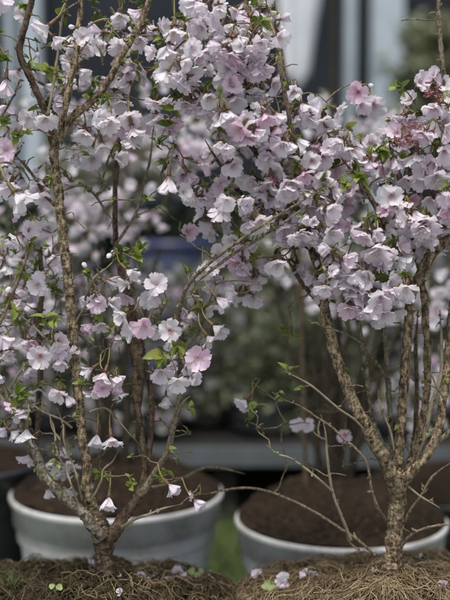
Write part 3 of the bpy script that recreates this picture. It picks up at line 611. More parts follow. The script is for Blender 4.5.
# ---- buds, spurs, spent calyces
bm_ = MB(); lathe(bm_, [(.02, -.7), (.10, -.62), (.12, -.3), (.15, -.05)], 8, (0, 0, 0), mat=1)
prof = [(.14, -.06), (.27, .12), (.31, .32), (.25, .55), (.12, .70), (.01, .76)]
lathe(bm_, prof, 10, (0, 0, 0), a=.8, mat=0)
for i_ in range(len(bm_.v[1])):
    x_, y_, z_ = bm_.v[1][i_]; bm_.v[1][i_] *= [1 + .16 * math.sin(3 * math.atan2(y_, x_) + z_ * 5)] * 2 + [1]
ME_BUD = bm_.mesh('bud', [M_PETAL, M_CALYX])
def mat4(Rm, s, p): 
    m_ = Matrix.Identity(4)
    for i in range(3):
        for j in range(3): m_[i][j] = Rm[i, j] * s
        m_[i][3] = p[i]
    return m_
def stalk_pts(node, pos, d, s, n_=7):
    b = pos - d * s * .5; L = np.linalg.norm(b - node)
    return bez(node, node + np.array([0, 0, .1 * L]) + (b - node) * .3, b - d * L * .45, b, n_)
for key, T in TREES.items():
    base = np.array(T['o']['_o'])
    for _ in range(44):
        p = random.choice(T['nodes']); d = nrm(rng.normal(0, .6, 3) + [0, -.3, -.6]); s = mm(random.uniform(6, 9))
        pos = p + d * .013
        if proj(pos)[1] > 300: continue
        o = bpy.data.objects.new('bud', ME_BUD); COL.objects.link(o); o.parent = T['o']; o.matrix_local = mat4(rot_to(d), s, pos - base)
        mb = MB(); tube(mb, (stalk_pts(p, pos, d, s * 1.3) - pos) @ rot_to(d) / s, .045, 5); st = bpy.data.objects.new('stalk', mb.mesh('stalk', [M_STALK])); COL.objects.link(st); st.parent = o
    # spurs and flaky bark scales on the stems
    for c, r in T['stems']:
        for i in range(10, len(c) - 3, 1):
            if random.random() < (.055 if r[i] > .003 else .085):
                d = nrm(rng.normal(0, 1, 3) + [0, -.3, .3]); L = random.uniform(.0015, .006)
                p0 = c[i] + d * r[i] * .75
                tube(T['twigs'], np.array([p0, p0 + d * L * .6, p0 + d * L + [0, 0, L * .3]]), np.array([.0016, .0014, .0008]) * random.uniform(.7, 1.3), 5)
                if random.random() < .3 and proj(p0)[1] < 470: tuft(T['leaves'], p0 + d * L, random.randint(1, 3), random.uniform(.004, .009), tuple(d))
                if random.random() < .10 and r[i] > .0012:
                    q = p0 + d * random.uniform(.015, .05); T['nodes'].append(q)
    grow(T['skel'], T['nodes'], T['twigs'])
    stuff(T['twigs'].build('twigs', [M_TWIG], T['o']))
    T['leaves'].build('foliage', [M_LEAF], T['o'])
    T['o']['_o'] = [float(x) for x in base]
for (x, y, n_, dd) in ((432, 86, 12, -.02), (441, 92, 8, -.02), (413, 130, 14, -.045), (407, 140, 10, -.045), (272, 176, 6, -.05), (253, 60, 5, -.04), (424, 92, 6, -.02)):
    mb = MB(); c0 = P(x, y, D1 + dd)
    for _ in range(n_):
        p = c0 + rng.normal(0, 1, 3) * mm(5); d = nrm(rng.normal(0, .8, 3) + [0, -.6, .2]); k = random.randrange(8)
        if random.random() < .35: continue
        put(mb, HI_CAL[k], rot_to(d), mm(random.uniform(8, 12)), p)
        st = cat(TPL[k][2]); put(mb, st, rot_to(d), mm(9), p)
    mb.build('spent_calyx', [M_RED], TREES['R']['o'])

# ---- which blossoms show largest: a rough depth buffer
own = np.full((600, 450), -1, int); zb = np.full((600, 450), 9.0)
for i, f in enumerate(BLOOMS):
    x, y, z = proj(f['pos']); rp = f['s'] * FPX / z * .8
    x0, x1, y0, y1 = int(max(0, x - rp)), int(min(449, x + rp)), int(max(0, y - rp)), int(min(599, y + rp))
    for yy in range(y0, y1 + 1):
        for xx in range(x0, x1 + 1):
            if (xx - x)**2 + (yy - y)**2 < rp * rp and z < zb[yy, xx]: zb[yy, xx] = z; own[yy, xx] = i
cnt = np.bincount(own[own >= 0], minlength=len(BLOOMS))
for key, T in TREES.items():
    base = np.array(T['o']['_o'])
    idx = [i for i, f in enumerate(BLOOMS) if f['tree'] == key]; idx.sort(key=lambda i: -cnt[i])
    single, rest = idx[:100], idx[100:]
    for i in single:
        f = BLOOMS[i]; Rm = rot_to(f['d'], f['roll']); k = f['k']
        o = bpy.data.objects.new('blossom', (ME_PETP if f['pink'] else ME_PET)[k]); COL.objects.link(o); o.parent = T['o']
        o.matrix_local = mat4(Rm, f['s'], f['pos'] - base)
        if f['pink']: o['label'] = 'pinker blossom with a magenta eye'
        mb = MB(); tube(mb, (stalk_pts(f['node'], f['pos'], f['d'], f['s']) - f['pos']) @ Rm / f['s'], .042, 6)
        for nm, me in (('calyx', ME_CAL[k]), ('stamens', ME_STA[k]), ('stalk', mb.mesh('stalk', [M_STALK]))):
            c = bpy.data.objects.new(nm, me); COL.objects.link(c); c.parent = o
    if rest:
        mb = MB()
        for i in rest:
            f = BLOOMS[i]; Rm = rot_to(f['d'], f['roll'])
            put(mb, HI_PET[f['k']], Rm, f['s'], f['pos'], 1 if f['pink'] else 0); put(mb, HI_CAL[f['k']], Rm, f['s'], f['pos'], 2)
            tube(mb, stalk_pts(f['node'], f['pos'], f['d'], f['s'], 5), f['s'] * .042, 4, mat=3)
        stuff(mb.build('blossoms', [M_PETAL, M_PINK, M_CALYX, M_STALK], T['o']))
print('blooms', len(BLOOMS))

# ------------------------------------------------------------------ pots
def pot(c, r, h, label, matp, soil_mat, mound, group, name='flower_pot', lip=.045, cat_='plant pot', fine=False):
    t = thing(name, c, label, cat_, group)
    mb = MB(); rb = r * .76
    lathe(mb, [(.001, .004), (rb, .004), (rb + .004, .01), (r * .93, h - lip)], 72, c)
    mb.build('pot_body', [matp], t)
    mb = MB()
    lathe(mb, [(r * .935, h - lip - .003), (r * .975, h - lip + .001), (r * .985, h - .012), (r * 1.01, h - .008), (r * 1.012, h - .001), (r * .995, h + .002), (r * .965, h), (r * .955, h - .02), (r * .94, h - .07)], 72, c)
    mb.build('pot_rim', [M_RIM if matp is M_POT else matp], t)
    mb = MB(); nr, ns = (70, 150) if fine else (26, 64); vv = []
    for i in range(nr + 1):
        for j in range(ns):
            rr = r * (1.09 if fine else .985) * i / nr; a = 2 * math.pi * j / ns; x, y = rr * math.cos(a), rr * math.sin(a)
            vv.append((x, y, soil_z(c, x, y, r, h, mound)))
    i, j = np.meshgrid(np.arange(nr), np.arange(ns), indexing='ij'); j2 = (j + 1) % ns
    q = np.stack([i * ns + j, (i + 1) * ns + j, (i + 1) * ns + j2, i * ns + j2], -1).reshape(-1, 4)
    mb.add(np.array(vv) + np.array(c), q); mb.build('soil', [soil_mat], t)
    return t
def soil_z(c, x, y, r, h, mound):
    rr = math.hypot(x, y) / (r * (1.09 if mound > .01 else .985)); q = Vector((x + c[0], y + c[1], 0))
    fall = max(0, 1 - rr ** 2.6)
    if mound < -.01: h += .016
    if mound > .01:
        h += .020 - .02 * max(0, rr - .93) / .07 + .022 * math.exp(-((x + c[0] - (-.139 if c[0] < 0 else .197))**2 + (y + c[1] - 1.3)**2) / .0035)
        h -= .024 * min(1, max(0, y - .02) / .15)
        h += .012 * math.exp(-((x + c[0] - .013) / .05)**2 - ((y + c[1] - 1.36) / .09)**2)
    nz = (.017 if mound > .01 else .015) * mnoise.noise(q * 22) + .006 * mnoise.noise(q * 70 + Vector((0, 0, 3))) + .0035 * mnoise.noise(q * 190)
    return h - .012 + abs(mound) * fall + nz * (1 if rr < .9 else .4)
PR, PH = .198, .240
def xat(px, d): return (px - 225) / FPX * d
# the two front pots carry the trees
FPC = {'L': np.array([P(66, 570)[0], 1.36, 0]), 'R': np.array([P(408, 570)[0], 1.36, 0])}
MND = {'L': .034, 'R': .040}
fp = {}
fp['L'] = pot(FPC['L'], PR, PH, 'pot of dark mossy soil holding the left cherry tree, at the bottom edge', M_POT, M_MOSSY, MND['L'], 'pots along the front', fine=True)
fp['R'] = pot(FPC['R'], PR, PH, 'pot heaped with tan matted straw around the right cherry tree', M_POT, M_MOSSY, MND['R'], 'pots along the front', fine=True)
def ground_at(key, x, y):
    c = FPC[key]; return soil_z(c, x - c[0], y - c[1], PR, PH, MND[key])
def strands(key, n, mat, name, zone, L=(.012, .05), lift=.006, r=(.00022, .00055), hue=(.0, 1)):
    mb = MB(); c = FPC[key]; k = 0
    while k < n:
        a = random.uniform(0, 2 * math.pi); rr = PR * 1.07 * math.sqrt(random.random()); x, y = c[0] + rr * math.cos(a), c[1] + rr * math.sin(a)
        if not zone(x - c[0], y - c[1]): continue
        k += 1; th = random.uniform(0, 6.28); l = random.uniform(*L); bend = random.gauss(0, 1.3); pts = []
        zz = [random.uniform(-.002, lift) for _ in range(2)]; px_, py_ = x, y
        for i in range(6):
            t = i / 5
            gx = min(max(px_, c[0] - PR), c[0] + PR)
            pts.append((px_, py_, ground_at(key, px_, py_) + zz[0] * (1 - t) + zz[1] * t + .5 * lift * math.sin(math.pi * t) * (.4 + abs(bend) * .4)))
            px_ += math.cos(th + bend * t) * l / 5; py_ += math.sin(th + bend * t) * l / 5
            if math.hypot(px_ - c[0], py_ - c[1]) > PR * 1.09: break
        if len(pts) > 2: tube(mb, pts, random.uniform(*r), 3, b=min(1, max(0, random.gauss((hue[0] + hue[1]) / 2, .28))))
    o = mb.build(name, [mat], fp[key]); return stuff(o)
strands('R', 7000, M_STRAW, 'matted_straw', lambda x, y: mnoise.noise(Vector((x * 9, y * 9, 1))) > -.32, (.02, .07), .009)
strands('R', 2000, M_FIBRE, 'root_fibre', lambda x, y: True, (.01, .04), .006)
strands('L', 3000, M_FIBRE, 'root_fibre', lambda x, y: True, (.01, .045), .008)
strands('L', 700, M_STRAW, 'matted_straw', lambda x, y: x > .06 or mnoise.noise(Vector((x * 14, y * 14, 5))) > .25, (.015, .06), .008)
def clods(key, n):
    mb = MB(); c = FPC[key]
    for _ in range(n):
        a = random.uniform(0, 6.28); rr = PR * .92 * math.sqrt(random.random()); x, y = c[0] + rr * math.cos(a), c[1] + rr * math.sin(a)
        s = random.uniform(.0015, .006); z = ground_at(key, x, y)
        pr = [(s * .1, -s), (s * .8, -s * .5), (s, 0), (s * .7, s * .5), (s * .02, s * .75)]; m0 = MB(); lathe(m0, pr, 7, (x, y, z + s * .3)); v, q, t, aa, bb = cat(m0)
        v = v + rng.normal(0, s * .16, v.shape); mb.add(v, q)
    stuff(mb.build('soil_crumbs', [M_MOSSY], fp[key], smooth=True))
clods('L', 2200); clods('R', 700)

# ------------------------------------------------------------------ small things lying on the soil
def on_soil(key, px, py, up=.003):
    """where the ray through a pixel meets that pot's soil"""
    v = P(px, py, 1.0) - CAM; best = None
    for d in np.linspace(1.10, 1.57, 400):
        p = CAM + v * d; c = FPC[key]
        if math.hypot(p[0] - c[0], p[1] - c[1]) < PR * 1.05 and p[2] <= ground_at(key, p[0], p[1]): best = p; break
    if best is None: p = CAM + v * 1.3; best = np.array([p[0], p[1], PH + .02])
    return best + [0, 0, up]
def fallen(key, px, py, label, nf=1, size=10, grp='fallen blossoms on the soil'):
    p = on_soil(key, px, py); mb = MB(); ca = MB()
    for i in range(nf):
        q = p + (rng.normal(0, 1, 3) * [.006, .006, .001] if i else 0); d = nrm(rng.normal(0, .6, 3) + [0, -.5, .7]); k = random.randrange(len(TPL))
        put(mb, HI_PET[k], rot_to(d, random.uniform(0, 6)), mm(size * random.uniform(1.1, 1.5)), q); put(ca, HI_CAL[k], rot_to(d), mm(size), q)
    t = thing('fallen_blossom', p, label, 'fallen blossom', grp)
    mb.build('petals', [M_PETAL], t); ca.build('calyx', [M_CALYX], t)
fallen('L', 178, 578, 'crumpled white blossom lying beside the tiny green seedling on dark soil', 2, 9)
fallen('L', 63, 559, 'pair of small pale blossoms lying on dark soil left of the left trunk', 2, 6)
fallen('L', 90, 568, 'ragged white petals caught at the left foot of the left trunk', 3, 6)
fallen('L', 140, 579, 'small bent pale blossom lying on open soil between left trunk and seedling', 2, 6)
fallen('L', 122, 558, 'single small white blossom lying just right of the left trunk', 1, 7)
fallen('L', 121, 596, 'tiny pale petal pair at the bottom edge below the left trunk', 1, 6)
fallen('R', 284, 584, 'white blossom lying against the round leaved green weed', 2, 9)
fallen('R', 306, 578, 'upright strip of wilted white blossom standing in the straw right of the weed', 3, 7)
fallen('R', 258, 579, 'small wilted blossom lying left of the round leaved weed', 1, 8)
fallen('R', 388, 557, 'tiny pink white petal resting at the foot of the right trunk', 1, 5)
fallen('R', 372, 576, 'pale papery blossom scrap lying on straw below the right trunk', 1, 6)
fallen('R', 443, 590, 'pink white blossom lying on straw at the bottom right corner', 2, 8)
fallen('R', 420, 562, 'pinkish blossom lying in shade at the back right of the straw', 1, 7)
for k_ in range(34):
    key = 'L' if k_ % 2 else 'R'; p = on_soil(key, random.uniform(0, 225) if key == 'L' else random.uniform(245, 450), random.uniform(562, 598), .0025)
    v, q, u = petal_grid(6, 5, R(30), R(random.uniform(-40, 20)), .5, .1, .3, rng.uniform(0, 1, 2), 0); mb = MB()
    mb.add((v - [.5, 0, .2]) @ rot_to(nrm(rng.normal(0, .5, 3) + [0, -.3, .8]), random.uniform(0, 6)).T * mm(random.uniform(6, 9)) + p, q, a=u)
    tag(mb.build('fallen_petal', [M_PETAL], None, p), 'single loose pale petal lying on the soil or straw', 'petal', 'loose petals on the soil')
def weed(key, px, py, label, n_, s_, cat_='weed', name='weed'):
    p = on_soil(key, px, py, 0); t = thing(name, p, label, cat_)
    lv, st = MB(), MB()
    for i in range(n_):
        a = i * 2.4 + random.uniform(-.4, .4); tip = p + np.array([math.cos(a) * s_ * 1.0, math.sin(a) * s_ * .8 - .003, s_ * random.uniform(.7, 1.5)])
        tube(st, bez(p, p + [0, 0, s_ * .5], tip - [0, 0, s_ * .2], tip, 6), .0005, 5)
        nn = nrm([math.cos(a) * .3, -.75, .6]); Rm = rot_to(nn, random.uniform(0, 6)); vs_ = [(0, 0, 0)]; ns = 15; tr = []
        for rr_ in (.5, 1):
            for k in range(ns):
                an = 2 * math.pi * k / ns; lob = 1 - .22 * abs(math.sin(an * 1.5)) ** 6; vs_.append((rr_ * lob * math.cos(an), rr_ * lob * math.sin(an), .14 * rr_ * rr_ + .05 * math.sin(an * 3) * rr_))
        q = []
        for k in range(ns): k2 = (k + 1) % ns; tr.append((0, 1 + k, 1 + k2)); q.append((1 + k, 1 + ns + k, 1 + ns + k2, 1 + k2))
        lv.add(np.array(vs_) @ Rm.T * s_ * random.uniform(.55, .85) + tip, q, tr)
    lv.build('leaves', [M_WEED], t); st.build('stems', [M_WEED], t)
m, n, o = newmat('weed_leaf'); c = mix(n, tex(n, 120, 3, coord='Position').outputs['Fac'], (.19, .27, .085), (.36, .44, .19)); surf(n, o, c, .5, transl=.3); M_WEED = m
weed('R', 273, 592, 'small weed with round pale green leaves at the bottom left of the straw', 6, .0095)
weed('L', 196, 578, 'tiny green seedling with two small leaves at the right of the dark soil', 3, .0065, 'seedling', 'seedling')
weed('L', 55, 593, 'yellow green crumpled little weed at the bottom edge left of the left trunk', 2, .0055)
t = thing('grass_tuft', on_soil('L', 12, 585, 0), 'short green grass tuft at the bottom left corner', 'grass tuft'); mb = MB()
for _ in range(38):
    b0 = on_soil('L', random.gauss(12, 5), 586 + random.gauss(0, 2.5), -.002); d = nrm(rng.normal(0, .45, 3) + [0, 0, 1]); L = random.uniform(.012, .03)
    tube(mb, bez(b0, b0 + d * L * .5, b0 + d * L * .8, b0 + d * L + rng.normal(0, .004, 3), 6), np.linspace(.0008, .0001, 6), 4, b=random.random())
mb.build('blades', [M_GRASS], t)
a0 = [on_soil('L', x, y, .004) for x, y in ((-6, 548), (18, 552), (40, 556), (62, 560), (84, 562))]
mb = MB(); c = catmull(np.array([[*p, .0016] for p in a0]), .002); tube(mb, c[:, :3], c[:, 3], 8, .2); tag(mb.build('fallen_twig', [M_TWIG], None, a0[0]), 'long brown twig lying across the soil behind the left trunk', 'twig')

# ------------------------------------------------------------------ potted cherries of the second row and further back
def bush(base, stems, crown, nnode, nleaf, label, cat_, group, leafm=M_LEAFB, fl=(1, 3), fs=.016, name='cherry_bush', pinkp=.12, barkm=None, lfs=.018):
    """crown: list of (cx,cy,cz,rx,ry,rz)"""
    t = thing(name, base, label, cat_, group); sk = Skel(); base = np.array(base)
    for s in stems:
        mb = MB(); c = catmull(np.array([[*(base + np.array(q[:3])), q[3]] for q in s]), .006); tube(mb, c[:, :3], c[:, 3], 8, .2)
        mb.build('stem', [barkm or M_BARKX], t); sk.add(c[::2, :3])
    nodes = []
    for _ in range(nnode):
        e = crown[random.randrange(len(crown))]; d = nrm(rng.normal(0, 1, 3)) * random.random() ** .45
        nodes.append(np.array(e[:3]) + d * np.array(e[3:]))
    tw, fm, lf = MB(), MB(), MB(); grow(sk, nodes, tw, .0012, True)
    for p in nodes:
        for _ in range(random.randint(*fl)):
            d = nrm(np.array([rng.normal(0, .7), -.4 + rng.normal(0, .6), -.4 + rng.normal(0, .5)])); k = random.randrange(6)
            put(fm, LO_PET[k], rot_to(d, random.uniform(0, 6)), fs * random.uniform(.8, 1.1), p + d * .016 + rng.normal(0, .006, 3), 1 if random.random() < pinkp else 0)
        for _ in range(nleaf): add_leaf(lf, p + rng.normal(0, .012, 3), nrm(rng.normal(0, .7, 3) + [0, 0, .3]), lfs * random.uniform(.6, 1.2), max(0, random.gauss(.1, .2)), True)
    stuff(tw.build('twigs', [M_BARKD], t))
    if fm.n: stuff(fm.build('blossoms', [M_PETAL, M_PINK], t))
    if lf.n: stuff(lf.build('foliage', [leafm], t))
    return t
def fan(n_, h, spread, r, tr=.03):
    out = []
    for i in range(n_):
        a = random.uniform(0, 6.28); s = spread * random.uniform(.4, 1)
        out.append([(math.cos(a) * tr * .5, math.sin(a) * tr * .5, -.03, r * 1.2), (math.cos(a) * tr, math.sin(a) * tr, .05, r), (math.cos(a) * s * .5, math.sin(a) * s * .4, h * .45, r * .8), (math.cos(a) * s, math.sin(a) * s * .8, h * random.uniform(.8, 1), r * .4)])
    return out
XL, XR = P(117, 495, 1.84)[0], P(341, 500, 1.76)[0]
PB = .176
pot((XL, 1.84, 0), PB, .268, 'blurred white plastic pot behind the left cherry tree, stained near its base', M_POT, M_SOIL, -.045, 'white pots of the second row')
pot((XR, 1.76, 0), .168, .245, 'blurred white plastic pot behind the right cherry tree, showing more soil than the left one', M_POT, M_SOIL, -.05, 'white pots of the second row')
def E(px, py, d, rx, ry, rz): p = P(px, py, d); return (p[0], p[1], p[2], rx, ry, rz)
bush((XL, 1.88, .275), fan(9, .45, .17, .005), [E(60, 230, 1.9, .15, .12, .13), E(118, 205, 1.92, .11, .12, .12), E(25, 330, 1.85, .09, .1, .12), E(190, 140, 1.95, .1, .1, .08), E(90, 120, 1.95, .14, .12, .08)], 170, 2,
     'blurred cherry bush with dull lilac blossom growing in the left back pot', 'cherry bush', 'cherry bushes of the second row')
bush((XR, 1.84, .26), fan(11, .40, .17, .006), [E(400, 290, 1.85, .13, .12, .06), E(345, 260, 1.9, .16, .12, .09), E(430, 380, 1.95, .06, .08, .10), E(345, 120, 1.95, .12, .1, .05)], 130, 1,
     'blurred cherry bush with dark stems and sparse blossom growing in the right back pot', 'cherry bush', 'cherry bushes of the second row')
pot((P(-42, 500, 1.95)[0], 1.95, 0), .165, .30, 'black plastic pot cut off by the left edge behind the left tree', M_BPOT, M_SOIL, 0, None)

for i, (px, lb) in enumerate(((18, 'low black pot of dark soil behind the left white pot, at the left'), (446, 'low black pot of dark soil behind the right white pot, at the right'))):
    xx = P(px, 480, 2.2)[0]; pot((xx, 2.2, 0), .165, .185, lb, M_BPOT, M_SOIL, -.03, 'low black pots of the third row')
# low staging with a pale metal edge and shrubs in small pots on it
SY = 2.55; zt = P(300, 448, SY)[2]
t = thing('display_bench', (0, SY, 0), 'low display bench with pale grey metal edge behind the white pots', 'bench')
mb = MB(); box(mb, (-2.0, SY, zt - .044), (2.0, SY + .012, zt)); mb.build('bench_edge', [M_BENCH], t, smooth=False)
mb = MB(); box(mb, (-2.0, SY + .014, zt - .04), (2.0, SY + 1.0, zt - .006)); mb.build('bench_top', [M_DWOOD], t, smooth=False)
for x in (-1.9, -.95, 0, .95, 1.9):
    for y in (SY + .06, SY + .9):
        mb = MB(); box(mb, (x - .025, y - .025, 0), (x + .025, y + .025, zt - .042)); mb.build('leg', [M_DWOOD], t, smooth=False)
mb = MB(); box(mb, (-1.99, SY + .5, 0.0), (1.99, SY + .52, zt - .045)); mb.build('back_board', [M_DWOOD], t, smooth=False)
spots = [(-20, 2.72, .30, 'far left'), (60, 2.80, .38, ''), (135, 2.70, .30, ''), (205, 2.85, .28, ''), (262, 2.75, .16, ''), (318, 2.90, .18, ''), (395, 2.75, .36, ''), (470, 2.85, .40, '')]
lab = ['leftmost dark shrub with lilac blossom on the low bench', 'blossoming shrub on the bench behind the left tree main stem', 'dense blossoming shrub on the bench right behind the left tree', 'low blossoming shrub on the bench left of the green gap',
       'leafy green shrub with few blossoms on the bench in the central gap', 'leafy green shrub on the bench left of the right tree leaning stem', 'dark twiggy shrub on the bench behind the right tree', 'rightmost shrub on the low bench at the edge']
for i, ((px, d, h, _), lb) in enumerate(zip(spots, lab)):
    x = P(px, 440, d)[0]; leafy = i in (4, 5)
    pot((x, d, zt - .004), .085, .085, ('small black pot on the low bench under the ' + lb.split(' on ')[0]) if i not in (0, 7) else ('small pot at the %s end of the low bench' % ('left' if i == 0 else 'right')), M_BPOT, M_SOIL, 0, 'small pots on the low bench', lip=.012)
    bush((x, d, zt + .07), fan(6, h, .14, .004), [(x, d, zt + .09 + h * .55, .13, .12, h * .42), (x + random.uniform(-.03, .03), d - .05, zt + .09, .15, .08, .08), (x + random.uniform(-.08, .08), d, zt + .09 + h * .9, .12, .1, h * .3)], 190 if not leafy else 150, 5 if leafy else 3, lb, 'shrub', 'shrubs on the low bench', fl=(0, 0) if leafy else (0, 1) if i > 2 else (0, 2), name='cherry_bush', fs=.02, lfs=.028)

# taller leafy trees and hedge further back
HY = 4.1
def hedge(x0, x1, y, h, n_, label):
    mb = MB(); t = thing('hedge', ((x0 + x1) / 2, y, 0), label, 'hedge')
    for _ in range(n_):
        p = np.array([random.uniform(x0, x1), y + random.gauss(0, .13), random.uniform(.02, h) ]); p[2] += .08 * mnoise.noise(Vector((p[0] * 2.5, 0, 0)))
        add_leaf(mb, p, nrm(rng.normal(0, .6, 3) + [0, -.5, .3]), random.uniform(.05, .10), max(0, random.gauss(0, .2)), True)
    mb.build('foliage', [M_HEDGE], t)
    mb = MB()
    for x in np.arange(x0 + .1, x1, .22):
        c = [(x + random.gauss(0, .03) * i, y + random.gauss(0, .02), h * .28 * i) for i in range(4)]; tube(mb, catmull(np.array([[*q, 0] for q in c]), .05)[:, :3], .018, 6)
    stuff(mb.build('stems', [M_BARKD], t))
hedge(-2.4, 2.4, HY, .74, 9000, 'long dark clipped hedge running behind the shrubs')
def leafy_tree(px, py, d, h, label, rx, rz, n_=900, fl=0, leafm=M_LEAFB):
    p = P(px, py, d); base = (p[0], d, 0)
    return bush(base, fan(4, h * .9, rx * .7, .014, .02), [(p[0], d, p[2], rx, rx * .8, rz), (p[0] + rx * .3, d, p[2] + rz * .3, rx * .7, rx * .6, rz * .7)], n_, 3, label, 'shrub', 'leafy shrubs by the wall', leafm, (0, fl), .022, 'garden_shrub', .2, lfs=.05)
leafy_tree(430, 85, 4.5, 1.5, 'dark green leafy shrub by the wall at the upper right', .20, .28, 520)
leafy_tree(275, 310, 3.4, .8, 'broad green shrub with pale flecks filling the central gap', .30, .26, 520, 1)
leafy_tree(240, 385, 3.3, .5, 'low pale green shrub low in the central gap', .16, .16, 160, 1)
leafy_tree(322, 395, 3.35, .5, 'low mottled shrub behind the right tree leaning stem', .16, .2, 160, 1)
leafy_tree(110, 175, 3.9, 1.1, 'greyish blossoming shrub behind the left tree crown', .30, .2, 260, 2)
leafy_tree(420, 300, 3.9, .8, 'dim shrub behind the fan of right tree stems', .2, .2, 160, 1)
# tall bare blurred canes standing on the bench
for (px0, px1, d, lb) in ((270, 297, 1.75, 'brown cane leaning in the gap right of the central blossom mass'), (333, 330, 2.6, 'straight olive brown cane in front of the grey doorway')):
    a, b_ = P(px0, -30, d), P(px1, 190 if d < 2 else 250, d); gz = .28 if d < 2 else zt
    foot = np.array([P(px1 + (10 if d < 2 else 0), 400, d)[0], d, gz - .01]); mb = MB()
    c = catmull(np.array([[*foot, .0034], [*b_, .0032], [*((a + b_) / 2 + [.004, 0, 0]), .003], [*a, .0028]]), .01); c[:, 3] *= d / 1.75 * (1 if d < 2 else 1.1)
    tube(mb, c[:, :3], c[:, 3], 8, .15); tag(mb.build('garden_cane', [M_BARKD], None, foot), lb, 'cane')

# blue barrel
bx = P(182, 258, 4.0)[0] - .02
t = thing('water_barrel', (bx, 3.75, 0), 'dark blue plastic barrel glimpsed between the blossoms in the middle', 'barrel')
hb = P(182, 240, 3.75)[2]; mb = MB()
lathe(mb, [(.001, .002), (.13, .002), (.14, .03), (.15, hb * .3), (.155, hb * .32), (.155, hb * .35), (.15, hb * .37), (.15, hb * .65), (.155, hb * .67), (.155, hb * .7), (.15, hb * .72), (.135, hb - .03)], 40, (bx, 3.75, 0)); mb.build('barrel_body', [M_BLUE], t)
mb = MB(); lathe(mb, [(.134, hb - .03), (.145, hb - .025), (.145, hb - .002), (.13, hb), (.12, hb - .012), (.001, hb - .012)], 40, (bx, 3.75, 0)); mb.build('lid', [M_BLUE], t)

# building wall behind: dark glazing between pale posts
WY = 5.2
t = thing('garden_building', (0, WY, 0), 'dark glazed building front with pale grey posts across the background', 'building')
mb = MB(); box(mb, (-6, WY + .06, 0), (6, WY + .12, 3.1)); mb.build('glazing', [M_DARKGL], t, smooth=False)
mb = MB(); box(mb, (-6, WY - .02, 0), (6, WY + .05, .5)); mb.build('plinth', [M_SLATE], t, smooth=False)
mb = MB(); box(mb, (-6.1, WY - .15, 3.1), (6.1, WY + 1.2, 3.22)); mb.build('roof', [M_SLATE], t, smooth=False)
mb = MB(); box(mb, (-6, WY - .015, .5), (6, WY + .045, .58)); mb.build('sill', [M_METAL], t, smooth=False)
def post(x0, x1, mat=M_METAL, y=WY - .05):
    mb = MB(); a, b_ = xat(x0, WY), xat(x1, WY); box(mb, (a, y, 0), (b_, y + .1, 3.098)); mb.build('post', [mat], t, smooth=False)
for a, b_ in ((11, 18), (26, 45), (343, 352), (368, 399), (-120, -95), (520, 545), (640, 660), (-260, -235)): post(a, b_)
mb = MB(); a, b_ = xat(352, WY), xat(368, WY); box(mb, (a, WY - .01, .58), (b_, WY + .04, 3.097)); mb.build('panel', [M_DARKGL], t, smooth=False)
cz = 2.35  # added canopy above the view, keeps sun and sky off the background
t = thing('added_shade_canopy', (0, 2.05, 0), 'added grey canopy on slim posts, out of view, that shades the background', 'canopy')
mb = MB(); box(mb, (-3.2, 1.95, cz), (3.2, 2.4, cz + .03)); mb.build('added_canopy_top', [M_SLATE], t, smooth=False)
for x in (-3.1, 3.1):
    for y in (2.05, 2.3):
        mb = MB(); box(mb, (x - .03, y - .03, 0), (x + .03, y + .03, cz - .002)); mb.build('post', [M_METAL], t, smooth=False)
# white sheet hanging in front of the building
sx0, sx1, sy = xat(280, 4.8), xat(322, 4.8), 4.8
t = thing('plastic_sheet', ((sx0 + sx1) / 2, sy, 1.2), 'crumpled white plastic sheet hanging in front of the dark building', 'plastic sheet')
mb = MB(); nu, nv = 40, 24; vv = []
zl = P(300, 82, sy)[2]; zh = 2.2
for i in range(nu):
    for j in range(nv):
        u = i / (nu - 1); v = j / (nv - 1); tap = 1 - .45 * max(0, .35 - u) / .35 * (1 - .3 * math.sin(v * 3))
        x = (sx0 + sx1) / 2 + (v - .5) * (sx1 - sx0) * tap + .02 * (1 - u) * -1
        vv.append((x, sy + .035 * math.sin(v * 14 + u * 2) + .02 * math.sin(v * 31 + 1 + u * 5), zl + (zh - zl) * u + .03 * math.sin(v * 9) * (1 - u)))
i, j = np.meshgrid(np.arange(nu - 1), np.arange(nv - 1), indexing='ij')
q = np.stack([i * nv + j, i * nv + j + 1, (i + 1) * nv + j + 1, (i + 1) * nv + j], -1).reshape(-1, 4); mb.add(vv, q)
so_ = mb.build('sheet', [M_SHEET], t); md = so_.modifiers.new('thick', 'SOLIDIFY'); md.thickness = .003
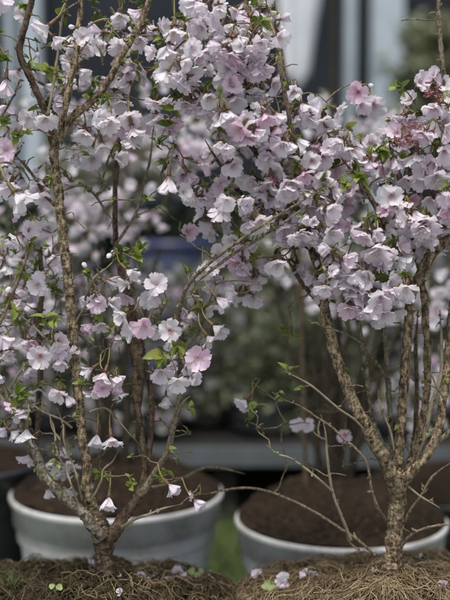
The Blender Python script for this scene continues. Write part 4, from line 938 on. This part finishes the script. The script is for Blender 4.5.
mb = MB(); tube(mb, [(sx0 - .15, sy, 2.2), (sx1 + .15, sy, 2.2)], .012, 8); mb.build('rail', [M_METAL], t)
for xx in (sx0 - .13, sx1 + .13):
    mb = MB(); tube(mb, [(xx, sy, 2.2), (xx, WY - .01, 2.2)], .01, 8); mb.build('bracket', [M_METAL], t)

# ------------------------------------------------------------------ ground
mb = MB(); gx = np.concatenate([np.linspace(-120, -4, 8), np.linspace(-3, 3, 61), np.linspace(4, 120, 8)]); gy = np.concatenate([np.linspace(-60, -3, 5), np.linspace(-2, 5, 71), np.linspace(6, 160, 9)])
X, Y = np.meshgrid(gx, gy, indexing='ij'); Z = np.zeros_like(X)
nx_, ny_ = X.shape; i, j = np.meshgrid(np.arange(nx_ - 1), np.arange(ny_ - 1), indexing='ij')
mb.add(np.stack([X, Y, Z], -1).reshape(-1, 3), np.stack([i * ny_ + j, (i + 1) * ny_ + j, (i + 1) * ny_ + j + 1, i * ny_ + j + 1], -1).reshape(-1, 4))
structure(mb.build('ground', [M_LAWN]))
m, n, o = newmat('bounce_gravel'); f = tex(n, 90, 4, .7, 'Position').outputs['Fac']; surf(n, o, ramp(n, f, [(.3, (.24, .24, .25)), (.7, (.44, .44, .45))]), .9, f, .008, 1, .1); M_BOUNCE_GRAVEL = m
mb = MB(); mb.add([(-6, -7, .004), (6, -7, .004), (6, .98, .004), (-6, .98, .004)], [(0, 1, 2, 3)]); structure(mb.build('added_bounce_gravel', [M_BOUNCE_GRAVEL]))  # added pale ground out of view, bounces neutral light up onto the blossoms
mb = MB()
for _ in range(7000):
    p = np.array([random.uniform(-1, 1), random.uniform(1.02, 2.6), 0]); d = nrm(rng.normal(0, .4, 3) + [0, 0, 1]); d[2] = abs(d[2]); L = random.uniform(.03, .07)
    tube(mb, np.array([p, p + d * L * .5, p + d * L + [rng.normal(0, .01), rng.normal(0, .01), 0]]), [.0016, .0012, .0002], 3, b=random.random(), cap=False)
g = mb.build('lawn_grass', [M_GRASS]); stuff(g); g['label'] = 'green lawn grass between the pots'; g['category'] = 'grass'

for o_ in THINGS:
    if '_o' in o_: del o_['_o']
